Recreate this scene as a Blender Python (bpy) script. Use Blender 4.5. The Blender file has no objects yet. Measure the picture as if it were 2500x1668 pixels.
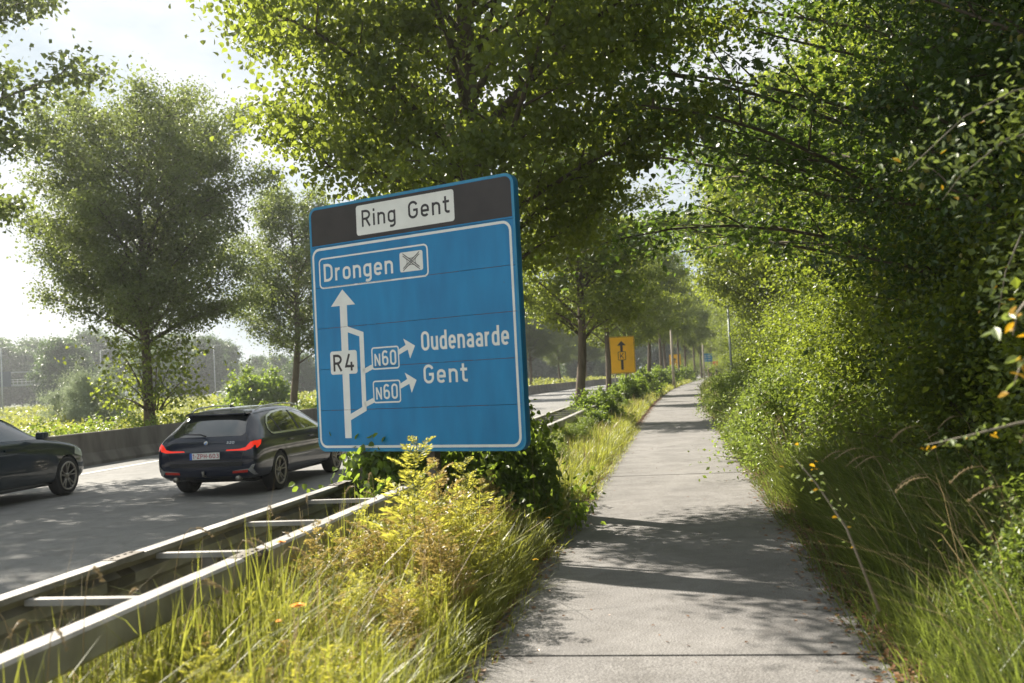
import bpy, bmesh, math, random
import numpy as np
from mathutils import Vector, Matrix, noise
from mathutils.bvhtree import BVHTree
R = math.radians
SC = bpy.context.scene
COL = SC.collection
random.seed(7)

# ------------------------------------------------------------------ camera
cd = bpy.data.cameras.new('camera'); cam = bpy.data.objects.new('camera', cd); COL.objects.link(cam)
cam.location = (0, 0, 1.7)
cam.matrix_world = Matrix.Translation((0, 0, 1.7)) @ Matrix.Rotation(R(90 + 2.07), 4, 'X') @ Matrix.Rotation(R(-2.88), 4, 'Z')
cd.sensor_width = 36; cd.lens = 35.0; cd.clip_start = 0.05; cd.clip_end = 3000
cd.dof.use_dof = True; cd.dof.focus_distance = 12.5; cd.dof.aperture_fstop = 2.2
SC.camera = cam

# ------------------------------------------------------------------ light
SUN_EL, SUN_AZ = 43.0, -47.0          # azimuth clockwise from +Y
az, el = R(SUN_AZ), R(SUN_EL)
to_sun = Vector((math.sin(az) * math.cos(el), math.cos(az) * math.cos(el), math.sin(el)))
sd = bpy.data.lights.new('sun', 'SUN'); sd.energy = 5.0; sd.angle = R(0.6); sd.color = (1.0, 0.93, 0.80)
so = bpy.data.objects.new('sun', sd); COL.objects.link(so); so.rotation_euler = to_sun.to_track_quat('Z', 'Y').to_euler()
W = bpy.data.worlds.new('World'); SC.world = W; W.use_nodes = True
nt = W.node_tree; nt.nodes.clear()
def N(nt, t, **k):
    n = nt.nodes.new(t)
    for a, v in k.items(): setattr(n, a, v)
    return n
out = N(nt, 'ShaderNodeOutputWorld'); bg1 = N(nt, 'ShaderNodeBackground'); bg2 = N(nt, 'ShaderNodeBackground')
sky = N(nt, 'ShaderNodeTexSky'); sky.sky_type = 'NISHITA'; sky.sun_disc = False
sky.sun_elevation = el; sky.sun_rotation = R(SUN_AZ % 360); sky.dust_density = 2.5
bg1.inputs['Strength'].default_value = 0.05
sky.air_density = .8
nt.links.new(sky.outputs[0], bg1.inputs[0])
tc = N(nt, 'ShaderNodeTexCoord'); mp = N(nt, 'ShaderNodeMapping'); mp.inputs['Scale'].default_value = (1, 1, 2.6)
nz = N(nt, 'ShaderNodeTexNoise'); nz.inputs['Scale'].default_value = 2.3; nz.inputs['Detail'].default_value = 7; nz.inputs['Roughness'].default_value = .55; nz.inputs['Distortion'].default_value = .5
rp = N(nt, 'ShaderNodeValToRGB'); rp.color_ramp.elements[0].position = .34; rp.color_ramp.elements[1].position = .62
rp.color_ramp.elements[0].color = (.50, .62, .69, 1); rp.color_ramp.elements[1].color = (.98, .985, .98, 1)
e = rp.color_ramp.elements.new(.48); e.color = (.76, .83, .865, 1)
bg2.inputs['Strength'].default_value = 0.40
nt.links.new(tc.outputs['Generated'], mp.inputs[0]); nt.links.new(mp.outputs[0], nz.inputs['Vector']); nt.links.new(nz.outputs[0], rp.inputs[0]); nt.links.new(rp.outputs[0], bg2.inputs[0])
mx = N(nt, 'ShaderNodeMixShader'); mx.inputs[0].default_value = .86
nt.links.new(bg1.outputs[0], mx.inputs[1]); nt.links.new(bg2.outputs[0], mx.inputs[2]); nt.links.new(mx.outputs[0], out.inputs[0])
vs = SC.view_settings; vs.view_transform = 'Standard'; vs.look = 'None'; vs.exposure = 1.42; vs.gamma = 1; vs.use_curve_mapping = False
SC.render.engine = 'CYCLES'; cy = SC.cycles
cy.max_bounces = 7; cy.diffuse_bounces = 3; cy.glossy_bounces = 3; cy.transmission_bounces = 5; cy.transparent_max_bounces = 6; cy.volume_bounces = 0
cy.use_denoising = True; cy.sample_clamp_indirect = 8
cy.volume_step_rate = 1

# ------------------------------------------------------------------ tags
def tag(o, label=None, cat=None, group=None, kind=None):
    if label: o['label'] = label
    if cat: o['category'] = cat
    if group: o['group'] = group
    if kind: o['kind'] = kind
    return o
def link(o, parent=None):
    COL.objects.link(o)
    if parent is not None: o.parent = parent
    return o
def empty(name, loc=(0, 0, 0), rz=0, label=None, cat=None, group=None):
    o = bpy.data.objects.new(name, None); COL.objects.link(o); o.location = loc; o.rotation_euler = (0, 0, rz); o.empty_display_size = .2
    return tag(o, label, cat, group)
def copy_tree(o, parent=None):
    c = o.copy(); COL.objects.link(c); c.parent = parent
    for ch in list(o.children): copy_tree(ch, c)
    return c

# ------------------------------------------------------------------ mesh helpers
def npmesh(name, V, F, smooth=False):
    """F: list of (n,k) int arrays"""
    me = bpy.data.meshes.new(name); V = np.asarray(V, np.float32)
    F = [np.asarray(f, np.int32) for f in (F if isinstance(F, list) else [F]) if len(f)]
    me.vertices.add(len(V)); me.vertices.foreach_set('co', V.ravel())
    nl = sum(f.size for f in F); npol = sum(len(f) for f in F)
    me.loops.add(nl); me.loops.foreach_set('vertex_index', np.concatenate([f.ravel() for f in F]))
    me.polygons.add(npol)
    tot = np.concatenate([np.full(len(f), f.shape[1], np.int32) for f in F])
    st = np.concatenate([[0], np.cumsum(tot)[:-1]]).astype(np.int32)
    me.polygons.foreach_set('loop_start', st)
    me.polygons.foreach_set('loop_total', tot)
    me.polygons.foreach_set('use_smooth', np.full(npol, bool(smooth)))
    me.update(calc_edges=True); me.validate()
    return me
def ob(name, me, m=None, parent=None, loc=None):
    if m is not None and not me.materials: me.materials.append(m)
    o = bpy.data.objects.new(name, me); link(o, parent)
    if loc: o.location = loc
    return o
class MB:
    def __init__(s): s.V = []; s.Q = []; s.T = []; s.n = 0
    def add(s, V, Q=(), T=()):
        V = np.asarray(V, float).reshape(-1, 3)
        s.V.append(V)
        if len(Q): s.Q.append(np.asarray(Q) + s.n)
        if len(T): s.T.append(np.asarray(T) + s.n)
        s.n += len(V)
    def box(s, x0, x1, y0, y1, z0, z1, M=None):
        V = np.array([(x, y, z) for x in (x0, x1) for y in (y0, y1) for z in (z0, z1)], float)
        if M is not None: V = np.array([M @ Vector(v) for v in V])
        s.add(V, [(0, 1, 3, 2), (4, 6, 7, 5), (0, 4, 5, 1), (2, 3, 7, 6), (0, 2, 6, 4), (1, 5, 7, 3)])
    def tube(s, pts, rad, n=6, caps=True):
        pts = np.asarray(pts, float); k = len(pts); rad = np.broadcast_to(np.asarray(rad, float), (k,))
        d = np.gradient(pts, axis=0); d /= np.linalg.norm(d, axis=1)[:, None] + 1e-9
        ref = np.array([0, 0, 1.0]) if abs(d[:, 2]).max() < .9 else np.array([1.0, .3, 0])
        if abs(d[:, 2]).max() >= .9 and np.abs(d @ (ref / np.linalg.norm(ref))).max() > .95: ref = np.array([0, 1.0, 0])
        u = np.cross(d, ref); u /= np.linalg.norm(u, axis=1)[:, None] + 1e-9; w = np.cross(d, u)
        a = np.arange(n) * 2 * np.pi / n
        V = pts[:, None] + rad[:, None, None] * (u[:, None] * np.cos(a)[None, :, None] + w[:, None] * np.sin(a)[None, :, None])
        i = np.arange(k - 1)[:, None] * n; j = np.arange(n)[None]; j2 = (j + 1) % n
        Q = np.stack([i + j, i + j2, i + n + j2, i + n + j], -1).reshape(-1, 4)
        T = []
        V = V.reshape(-1, 3)
        if caps:
            V = np.vstack([V, pts[0], pts[-1]]); c0, c1 = k * n, k * n + 1
            T = [(c0, (b + 1) % n, b) for b in range(n)] + [(c1, (k - 1) * n + b, (k - 1) * n + (b + 1) % n) for b in range(n)]
        s.add(V, Q, T)
    def lathe(s, prof, n=24, axis='z', c=(0, 0, 0)):
        prof = np.asarray(prof, float); k = len(prof); a = np.arange(n) * 2 * np.pi / n
        x = prof[:, 0][:, None] * np.cos(a); y = prof[:, 0][:, None] * np.sin(a); z = np.repeat(prof[:, 1][:, None], n, 1)
        V = np.stack([x, y, z], -1).reshape(-1, 3)
        if axis == 'x': V = V[:, [2, 0, 1]]
        if axis == 'y': V = V[:, [1, 2, 0]]
        i = np.arange(k - 1)[:, None] * n; j = np.arange(n)[None]; j2 = (j + 1) % n
        s.add(V + np.array(c), np.stack([i + j, i + j2, i + n + j2, i + n + j], -1).reshape(-1, 4))
    def sweep(s, prof, s0, s1, step, u0=0, closed=True, caps=True):
        """prof: list (u,z); swept along the road curve"""
        ss = np.linspace(s0, s1, max(2, int(round((s1 - s0) / step)) + 1)); k = len(prof)
        V = [(*P(q, u0 + u), z) for q in ss for (u, z) in prof]
        Q = []
        for i in range(len(ss) - 1):
            for j in range(k if closed else k - 1):
                j2 = (j + 1) % k; Q.append((i * k + j, i * k + j2, (i + 1) * k + j2, (i + 1) * k + j))
        s.add(V, Q)
        if closed and caps:
            s.caps = getattr(s, 'caps', []); b = s.n - len(V)
            s.caps.append([b + j for j in range(k)][::-1]); s.caps.append([s.n - k + j for j in range(k)])
    def mesh(s, name, smooth=False):
        V = np.vstack(s.V); F = []
        if s.Q: F.append(np.vstack(s.Q))
        if s.T: F.append(np.vstack(s.T))
        for c in getattr(s, 'caps', []): F.append(np.array([c]))
        return npmesh(name, V, F, smooth)
    def build(s, name, m, parent=None, smooth=False, loc=None, rz=None):
        o = ob(name, s.mesh(name, smooth), m, parent, loc)
        if rz is not None: o.rotation_euler = (0, 0, rz)
        return o
def bevel(o, w=.01, seg=2):
    b = o.modifiers.new('b', 'BEVEL'); b.width = w; b.segments = seg; b.limit_method = 'ANGLE'; return o

# ------------------------------------------------------------------ the path curve
_DS = .5; _S = np.arange(-80, 1000, _DS)
def head(s):
    a = 9.4 + max(0, min(s, 260) - 40) * .045
    return R(a)
_X = np.zeros(len(_S)); _Y = np.zeros(len(_S)); _i0 = int(np.argmin(abs(_S)))
_X[_i0], _Y[_i0] = -1.35, 0
for i in range(_i0 + 1, len(_S)):
    a = head(_S[i - 1]); _X[i] = _X[i - 1] + _DS * math.sin(a); _Y[i] = _Y[i - 1] + _DS * math.cos(a)
for i in range(_i0 - 1, -1, -1):
    a = head(_S[i]); _X[i] = _X[i + 1] - _DS * math.sin(a); _Y[i] = _Y[i + 1] - _DS * math.cos(a)
def P(s, u):
    a = head(s); x = float(np.interp(s, _S, _X)); y = float(np.interp(s, _S, _Y))
    return x + u * math.cos(a), y - u * math.sin(a)
def PV(s, u):
    s = np.asarray(s, float); u = np.asarray(u, float)
    a = np.radians(9.4 + np.maximum(0, np.minimum(s, 260) - 40) * .045)
    return np.interp(s, _S, _X) + u * np.cos(a), np.interp(s, _S, _Y) - u * np.sin(a)
def gz(s, u):
    """ground height"""
    u = np.asarray(u, float); s = np.asarray(s, float)
    z = np.where(u > 2.45, np.minimum((u - 2.45) * .16, .75), 0.0)
    z = np.where((u > -2.2) & (u < 0), .03 * np.sin((u + 2.2) / 2.2 * np.pi) , z)
    z = np.where(u < -14.35, np.minimum((-14.35 - u) * .9, .38), z)
    return z - .03

# ------------------------------------------------------------------ materials
def newmat(name):
    m = bpy.data.materials.new(name); m.use_nodes = True; nt = m.node_tree; nt.nodes.clear()
    o = N(nt, 'ShaderNodeOutputMaterial'); b = N(nt, 'ShaderNodeBsdfPrincipled'); nt.links.new(b.outputs[0], o.inputs[0])
    return m, nt, b, o
def mat(name, c, rough=.6, metal=0, var=.12, scale=6., bump=0., bscale=None, c2=None, detail=5, coat=0, spec=.5, stretch=(1, 1, 1), emis=0):
    m, nt, b, o = newmat(name); L = nt.links.new
    tc = N(nt, 'ShaderNodeTexCoord'); mp = N(nt, 'ShaderNodeMapping'); mp.inputs['Scale'].default_value = stretch; L(tc.outputs['Object'], mp.inputs[0])
    n = N(nt, 'ShaderNodeTexNoise'); n.inputs['Scale'].default_value = scale; n.inputs['Detail'].default_value = detail; L(mp.outputs[0], n.inputs['Vector'])
    r = N(nt, 'ShaderNodeValToRGB'); r.color_ramp.elements[0].position = .32; r.color_ramp.elements[1].position = .68
    a = c2 or tuple(x * (1 + var) for x in c); d = c if c2 else tuple(x * (1 - var) for x in c)
    r.color_ramp.elements[0].color = (*d, 1); r.color_ramp.elements[1].color = (*a, 1)
    L(n.outputs[0], r.inputs[0]); L(r.outputs[0], b.inputs['Base Color'])
    b.inputs['Roughness'].default_value = rough; b.inputs['Metallic'].default_value = metal; b.inputs['Coat Weight'].default_value = coat; b.inputs['Coat Roughness'].default_value = .04
    b.inputs['Specular IOR Level'].default_value = spec
    if bump:
        n2 = N(nt, 'ShaderNodeTexNoise'); n2.inputs['Scale'].default_value = bscale or scale * 6; n2.inputs['Detail'].default_value = 4; L(mp.outputs[0], n2.inputs['Vector'])
        bp = N(nt, 'ShaderNodeBump'); bp.inputs['Strength'].default_value = bump; bp.inputs['Distance'].default_value = .02; L(n2.outputs[0], bp.inputs['Height']); L(bp.outputs[0], b.inputs['Normal'])
    if emis:
        b.inputs['Emission Color'].default_value = (*c, 1); b.inputs['Emission Strength'].default_value = emis
    return m
def leafmat(name, dark, light, trans, tw=.45, rough=.42, spec=.5, nscale=.55, tip=None):
    """dark/light: leaf colours varied from leaf to leaf and from spray to spray; trans: colour of light passing through"""
    m, nt, b, o = newmat(name); L = nt.links.new
    g = N(nt, 'ShaderNodeNewGeometry'); tc = N(nt, 'ShaderNodeTexCoord'); n = N(nt, 'ShaderNodeTexNoise'); n.inputs['Scale'].default_value = nscale; n.inputs['Detail'].default_value = 3
    L(tc.outputs['Object'], n.inputs['Vector'])
    ma = N(nt, 'ShaderNodeMath', operation='MULTIPLY_ADD'); ma.inputs[1].default_value = .55; L(g.outputs['Random Per Island'], ma.inputs[0])
    ms = N(nt, 'ShaderNodeMath', operation='MULTIPLY_ADD'); ms.inputs[1].default_value = 1.6; ms.inputs[2].default_value = -.58; L(n.outputs[0], ms.inputs[0]); L(ms.outputs[0], ma.inputs[2])
    mc = N(nt, 'ShaderNodeMix', data_type='RGBA'); mc.inputs[6].default_value = (*dark, 1); mc.inputs[7].default_value = (*light, 1); L(ma.outputs[0], mc.inputs[0])
    col = mc.outputs[2]
    if tip:
        gt = N(nt, 'ShaderNodeMath', operation='GREATER_THAN'); gt.inputs[1].default_value = .96; L(g.outputs['Random Per Island'], gt.inputs[0])
        m2 = N(nt, 'ShaderNodeMix', data_type='RGBA'); m2.inputs[7].default_value = (*tip, 1); L(gt.outputs[0], m2.inputs[0]); L(col, m2.inputs[6]); col = m2.outputs[2]
    L(col, b.inputs['Base Color']); b.inputs['Roughness'].default_value = rough; b.inputs['Specular IOR Level'].default_value = spec
    t = N(nt, 'ShaderNodeBsdfTranslucent')
    mt = N(nt, 'ShaderNodeMix', data_type='RGBA'); mt.inputs[6].default_value = (*[x * .72 for x in trans], 1); mt.inputs[7].default_value = (*[x * 1.2 for x in trans], 1); L(ma.outputs[0], mt.inputs[0]); L(mt.outputs[2], t.inputs[0])
    mi = N(nt, 'ShaderNodeMixShader'); mi.inputs[0].default_value = tw; L(b.outputs[0], mi.inputs[1]); L(t.outputs[0], mi.inputs[2]); L(mi.outputs[0], o.inputs[0])
    return m
M = {}
M['lime'] = leafmat('lime_leaf', (.045, .078, .018), (.125, .165, .034), (.37, .44, .05), .47)
M['lime2'] = leafmat('median_leaf', (.045, .072, .026), (.115, .15, .045), (.27, .33, .07), .43)
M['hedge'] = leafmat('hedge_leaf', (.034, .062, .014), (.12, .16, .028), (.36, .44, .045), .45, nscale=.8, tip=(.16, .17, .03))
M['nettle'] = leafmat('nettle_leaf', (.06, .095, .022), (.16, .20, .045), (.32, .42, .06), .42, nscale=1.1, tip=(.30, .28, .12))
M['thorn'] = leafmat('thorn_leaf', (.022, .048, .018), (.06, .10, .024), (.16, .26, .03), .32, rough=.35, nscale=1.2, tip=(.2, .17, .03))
M['oak'] = leafmat('oak_leaf', (.02, .042, .012), (.05, .085, .02), (.17, .27, .03), .4, rough=.4, nscale=1.)
M['far'] = leafmat('far_leaf', (.035, .07, .03), (.085, .13, .045), (.14, .22, .05), .35, nscale=.25)
M['willow'] = leafmat('willow_leaf', (.24, .28, .20), (.46, .50, .40), (.34, .40, .22), .3, nscale=1.)
M['bush'] = leafmat('bush_leaf', (.05, .09, .018), (.13, .19, .03), (.34, .46, .05), .46, nscale=1.5)
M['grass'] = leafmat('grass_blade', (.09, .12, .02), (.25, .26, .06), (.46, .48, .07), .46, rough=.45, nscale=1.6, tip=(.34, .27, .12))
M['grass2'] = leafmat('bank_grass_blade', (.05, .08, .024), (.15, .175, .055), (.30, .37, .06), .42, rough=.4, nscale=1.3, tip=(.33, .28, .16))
M['dry'] = leafmat('dry_grass', (.30, .23, .13), (.46, .37, .23), (.4, .3, .16), .35, nscale=2.)
M['feather'] = leafmat('feather_leaf', (.20, .23, .03), (.42, .40, .07), (.70, .66, .10), .5, rough=.5, nscale=2.5)
M['feather_red'] = leafmat('feather_leaf_red', (.24, .18, .05), (.38, .27, .09), (.55, .42, .12), .45, nscale=2.5)
M['meadow'] = leafmat('meadow_leaf', (.09, .125, .022), (.25, .27, .05), (.42, .44, .07), .42, nscale=.35)
M['litter'] = leafmat('dead_leaf', (.11, .055, .03), (.30, .16, .08), (.2, .09, .04), .2, nscale=4.)
M['bark'] = mat('bark', (.085, .065, .045), .9, c2=(.17, .135, .10), scale=9, bump=.9, bscale=28, stretch=(1, 1, .22))
M['twig'] = mat('twig', (.10, .078, .055), .85, var=.3, scale=12)
M['steel'] = mat('galvanised_steel', (.20, .19, .18), .62, .2, c2=(.44, .42, .40), scale=2.6, detail=9, bump=.05, bscale=30, stretch=(1, 1, 1))
M['steel_post'] = mat('weathered_post_steel', (.12, .105, .09), .75, .3, c2=(.2, .18, .16), scale=5)
M['concrete'] = mat('barrier_concrete', (.075, .066, .056), .92, c2=(.185, .168, .148), stretch=(1, 1, .3), scale=1.8, bump=.35, bscale=40, detail=8)
M['lamp'] = mat('lamp_post_grey', (.34, .37, .36), .5, .3, var=.1)
M['lampc'] = mat('lamp_post_concrete', (.36, .30, .25), .8, c2=(.45, .40, .34), scale=3)
M['white'] = mat('white_paint', (.78, .78, .75), .55, var=.05)
M['blacks'] = mat('black_sign_film', (.018, .014, .014), .42, c2=(.035, .028, .028), scale=3)
M['ink'] = mat('dark_lettering', (.035, .03, .035), .5, var=.2)
M['yellow'] = mat('yellow_sign', (.95, .50, .006), .5, var=.06, scale=3)
M['orange'] = mat('orange_sign', (.85, .13, .01), .5, var=.06)
M['soil'] = mat('soil', (.07, .05, .03), .95, c2=(.12, .085, .05), scale=7, bump=.4, bscale=60)
M['ground'] = mat('ground_earth', (.045, .055, .018), .95, c2=(.10, .115, .03), scale=.9, bump=.4, bscale=18, detail=8)

def signblue():
    m, nt, b, o = newmat('blue_sign_film'); L = nt.links.new
    tc = N(nt, 'ShaderNodeTexCoord'); mp = N(nt, 'ShaderNodeMapping'); mp.inputs['Scale'].default_value = (3, 1, .7); L(tc.outputs['Object'], mp.inputs[0])
    n = N(nt, 'ShaderNodeTexNoise'); n.inputs['Scale'].default_value = 2.; n.inputs['Detail'].default_value = 7; L(mp.outputs[0], n.inputs['Vector'])
    r = N(nt, 'ShaderNodeValToRGB'); r.color_ramp.elements[0].position = .3; r.color_ramp.elements[1].position = .75
    r.color_ramp.elements[0].color = (.0, .17, .40, 1); r.color_ramp.elements[1].color = (.003, .24, .52, 1); L(n.outputs[0], r.inputs[0])
    v = N(nt, 'ShaderNodeTexVoronoi'); v.inputs['Scale'].default_value = 5.5; L(tc.outputs['Object'], v.inputs['Vector'])
    rr = N(nt, 'ShaderNodeValToRGB'); rr.color_ramp.elements[0].position = 0.02; rr.color_ramp.elements[1].position = .05; rr.color_ramp.elements[0].color = (1, 1, 1, 1); rr.color_ramp.elements[1].color = (0, 0, 0, 1); L(v.outputs['Distance'], rr.inputs[0])
    mm = N(nt, 'ShaderNodeMath', operation='MULTIPLY'); mm.inputs[1].default_value = .5; L(rr.outputs[0], mm.inputs[0])
    mc = N(nt, 'ShaderNodeMix', data_type='RGBA'); mc.inputs[7].default_value = (.07, .10, .16, 1); L(mm.outputs[0], mc.inputs[0]); L(r.outputs[0], mc.inputs[6])
    L(mc.outputs[2], b.inputs['Base Color']); b.inputs['Roughness'].default_value = .38
    return m
M['blue'] = signblue()
M['blue_edge'] = mat('blue_sign_edge', (.02, .17, .32), .45, var=.15, scale=5)
M['rust'] = mat('rust', (.12, .05, .03), .9, var=.4, scale=10)

def asphalt(name, c, c2, sc=180., patch=.25, crack=False):
    m, nt, b, o = newmat(name); L = nt.links.new
    tc = N(nt, 'ShaderNodeTexCoord')
    n1 = N(nt, 'ShaderNodeTexNoise'); n1.inputs['Scale'].default_value = patch; n1.inputs['Detail'].default_value = 9; n1.inputs['Roughness'].default_value = .6
    n2 = N(nt, 'ShaderNodeTexNoise'); n2.inputs['Scale'].default_value = sc; n2.inputs['Detail'].default_value = 2
    n3 = N(nt, 'ShaderNodeTexVoronoi'); n3.inputs['Scale'].default_value = sc * .45
    for n in (n1, n2, n3): L(tc.outputs['Object'], n.inputs['Vector'])
    r = N(nt, 'ShaderNodeValToRGB'); r.color_ramp.elements[0].position = .3; r.color_ramp.elements[1].position = .7
    r.color_ramp.elements[0].color = (*c, 1); r.color_ramp.elements[1].color = (*c2, 1); L(n1.outputs[0], r.inputs[0])
    n4 = N(nt, 'ShaderNodeTexNoise'); n4.inputs['Scale'].default_value = 2.7; n4.inputs['Detail'].default_value = 10; n4.inputs['Roughness'].default_value = .7; n4.inputs['Distortion'].default_value = .8; L(tc.outputs['Object'], n4.inputs['Vector'])
    r4 = N(nt, 'ShaderNodeValToRGB'); r4.color_ramp.elements[0].position = .34; r4.color_ramp.elements[1].position = .56; r4.color_ramp.elements[0].color = (.80, .79, .78, 1); r4.color_ramp.elements[1].color = (1.06, 1.06, 1.06, 1); L(n4.outputs[0], r4.inputs[0])
    mst = N(nt, 'ShaderNodeMix', data_type='RGBA', blend_type='MULTIPLY'); mst.inputs[0].default_value = 1; L(r.outputs[0], mst.inputs[6]); L(r4.outputs[0], mst.inputs[7]); r = mst
    r2 = N(nt, 'ShaderNodeValToRGB'); r2.color_ramp.elements[0].position = .3; r2.color_ramp.elements[1].position = .72
    r2.color_ramp.elements[0].color = (.42, .41, .40, 1); r2.color_ramp.elements[1].color = (1.35, 1.33, 1.3, 1); L(n2.outputs[0], r2.inputs[0])
    mc = N(nt, 'ShaderNodeMix', data_type='RGBA', blend_type='MULTIPLY'); mc.inputs[0].default_value = 1; L(r.outputs[2], mc.inputs[6]); L(r2.outputs[0], mc.inputs[7])
    L(mc.outputs[2], b.inputs['Base Color']); b.inputs['Roughness'].default_value = .82; b.inputs['Specular IOR Level'].default_value = .4
    bp = N(nt, 'ShaderNodeBump'); bp.inputs['Strength'].default_value = .55; bp.inputs['Distance'].default_value = .006; L(n3.outputs['Distance'], bp.inputs['Height']); L(bp.outputs[0], b.inputs['Normal'])
    return m
M['road'] = asphalt('road_asphalt', (.165, .166, .168), (.245, .242, .238), 130., .35)
M['slab'] = asphalt('path_concrete', (.158, .152, .152), (.24, .232, .230), 110., .9)
M['mark'] = mat('road_marking_paint', (.62, .62, .60), .7, var=.12, scale=12)

# ------------------------------------------------------------------ ground, road, path
ss = np.concatenate([np.arange(-60, 100, 2.), np.arange(100, 300, 8.), np.arange(300, 980, 40.)])
uu = np.array([-700, -400, -250, -150, -100, -70, -50, -35, -25, -20, -17, -15.5, -14.9, -14.4, -14.3, -10, -6, -2.35, -2.2, -1.8, -1.4, -1, -.6, -.3, -.02, 0, 1.2, 2.4, 2.46, 2.8, 3.4, 4.2, 5, 6, 8, 12, 20, 40, 80, 150, 300, 600.])
Sg, Ug = np.meshgrid(ss, uu, indexing='ij'); X, Y = PV(Sg, Ug); Z = gz(Sg, Ug) + 0.02 * 0
k, l = Sg.shape; i = (np.arange(k - 1)[:, None] * l + np.arange(l - 1)[None])
Q = np.stack([i, i + 1, i + l + 1, i + l], -1).reshape(-1, 4)
tag(ob('ground', npmesh('ground', np.stack([X, Y, Z], -1).reshape(-1, 3), Q, True), M['ground']), kind='structure')
m = MB(); m.sweep([(-14.3, .0), (-2.3, .0)], -60, 400, 4, closed=False)
tag(m.build('road', M['road'], loc=(0, 0, -.022)), kind='structure')
mk = bpy.data.objects.new('road_markings', None); COL.objects.link(mk); mk['kind'] = 'structure'
m = MB(); m.sweep([(-12.35, -.014), (-12.2, -.014)], -40, 400, 4, closed=False); m.build('edge_line', M['mark'], mk)
m = MB(); m.sweep([(-3.15, -.014), (-3.0, -.014)], -40, 400, 4, closed=False); m.build('edge_line', M['mark'], mk)
for q in range(8):
    s0 = 20.6 + (q - 1) * 10
    m = MB(); m.sweep([(-8.85, -.014), (-8.7, -.014)], s0, s0 + 2.5, 2.5, closed=False); m.build('lane_dash', M['mark'], mk)
# far carriageway beyond the meadow
m = MB(); m.add([(-260, 176, .36), (-20, 192, .36), (-20, 203, .36), (-260, 187, .36)], [(0, 1, 2, 3)])
tag(m.build('far_road', M['road']), kind='structure')
pth = bpy.data.objects.new('path', None); COL.objects.link(pth); pth['kind'] = 'structure'
SL = 5.15
for q in range(-1, 38):
    s0 = 1.1 + SL * (q); m = MB(); dz = random.uniform(-.003, .003)
    m.sweep([(0, -.06), (0, -.001 + dz), (.012, .008 + dz), (2.388, .008 + dz), (2.4, -.001 + dz), (2.4, -.06)], s0 + .012, s0 + SL - .012, SL / 3)
    m.build('slab', M['slab'], pth)
m = MB(); m.sweep([(-.28, -.004), (-.03, .004)], -6, 120, 2, closed=False); m.sweep([(2.43, .004), (2.8, .03)], -6, 120, 2, closed=False)
tag(m.build('soil_strip', M['soil']), kind='structure')

# ------------------------------------------------------------------ concrete median barrier
bar = empty('concrete_barrier', (*P(20, -14), 0), 0, 'long weathered concrete median barrier behind the two dark cars', 'barrier')
prof = [(-.28, -.04), (-.28, .06), (-.14, .30), (-.09, .80), (-.07, .82), (.07, .82), (.09, .80), (.14, .30), (.28, .06), (.28, -.04)]
for q in range(24):
    m = MB(); s0 = -6 + q * 7; m.sweep(prof, s0 + .012, s0 + 6.988, 3.5, u0=-14.02); o = m.build('barrier_segment', M['concrete'], bar); o.location = -Vector(bar.location)
m = MB(); x, y = P(41.6, -13.90); Mx = Matrix.Translation((x, y, .66)) @ Matrix.Rotation(-head(41) , 4, 'Z')
m.box(-.012, .012, -.22, .22, -.12, .14, Mx); o = m.build('marker_plate', M['white'], bar); o.location = -Vector(bar.location)
m = MB()
for (a, b, c, d) in ((-.15, -.04, -.04, .08), (.0, .13, .02, .08), (.0, .13, -.06, -.01), (-.12, .02, -.09, -.06)): m.box(.0125, .0145, a, b, c, d, Mx)
o2 = m.build('plate_marking', mat('red_mark', (.6, .05, .03)), bar); o2.location = -Vector(bar.location)

# ------------------------------------------------------------------ guard rail
gr = empty('guard_rail', (*P(8, -1.75), 0), 0, 'double sided galvanised steel crash barrier in the grass beside the road', 'guard rail')
off = -Vector(gr.location)
def beam_prof(u0, face):      # W beam, 310 mm deep, thick steel folded top; face=-1 looks at the road, +1 at the path
    pts = [(0, .745), (.055, .735), (.075, .70), (.062, .66), (.018, .63), (.0, .60), (.0, .57), (.018, .54), (.062, .51), (.075, .47), (.055, .435), (.0, .425)]
    outer = [(u0 + face * (a - .0375), z) for a, z in pts]
    inner = [(u0 + face * (a - .0375 - .006), z + (.006 if z < .58 else -.006)) for a, z in pts][::-1]
    return outer + inner
def slim_beam(u0, face):
    pts = [(-.055, .72), (-.055, .752), (.045, .752), (.060, .737), (.060, .610), (.045, .595), (-.03, .595)]
    inn = [(-.03, .601), (.043, .601), (.054, .612), (.054, .735), (.043, .746), (-.049, .746), (-.049, .72)]
    return [(u0 + face * a, z) for a, z in pts + inn]
def flat_beam(u0, face):
    # beam with a broad flat top flange and a ribbed web
    pts = [(-.055, .72), (-.055, .752), (.045, .752), (.062, .735), (.062, .655), (.02, .62), (.02, .56), (.062, .525), (.062, .45), (.045, .435), (-.02, .435)]
    inn = [(-.02, .441), (.042, .441), (.056, .453), (.056, .522), (.014, .557), (.014, .623), (.056, .658), (.056, .732), (.043, .746), (-.049, .746), (-.049, .72)]
    return [(u0 + face * a, z) for a, z in pts + inn]
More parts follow.
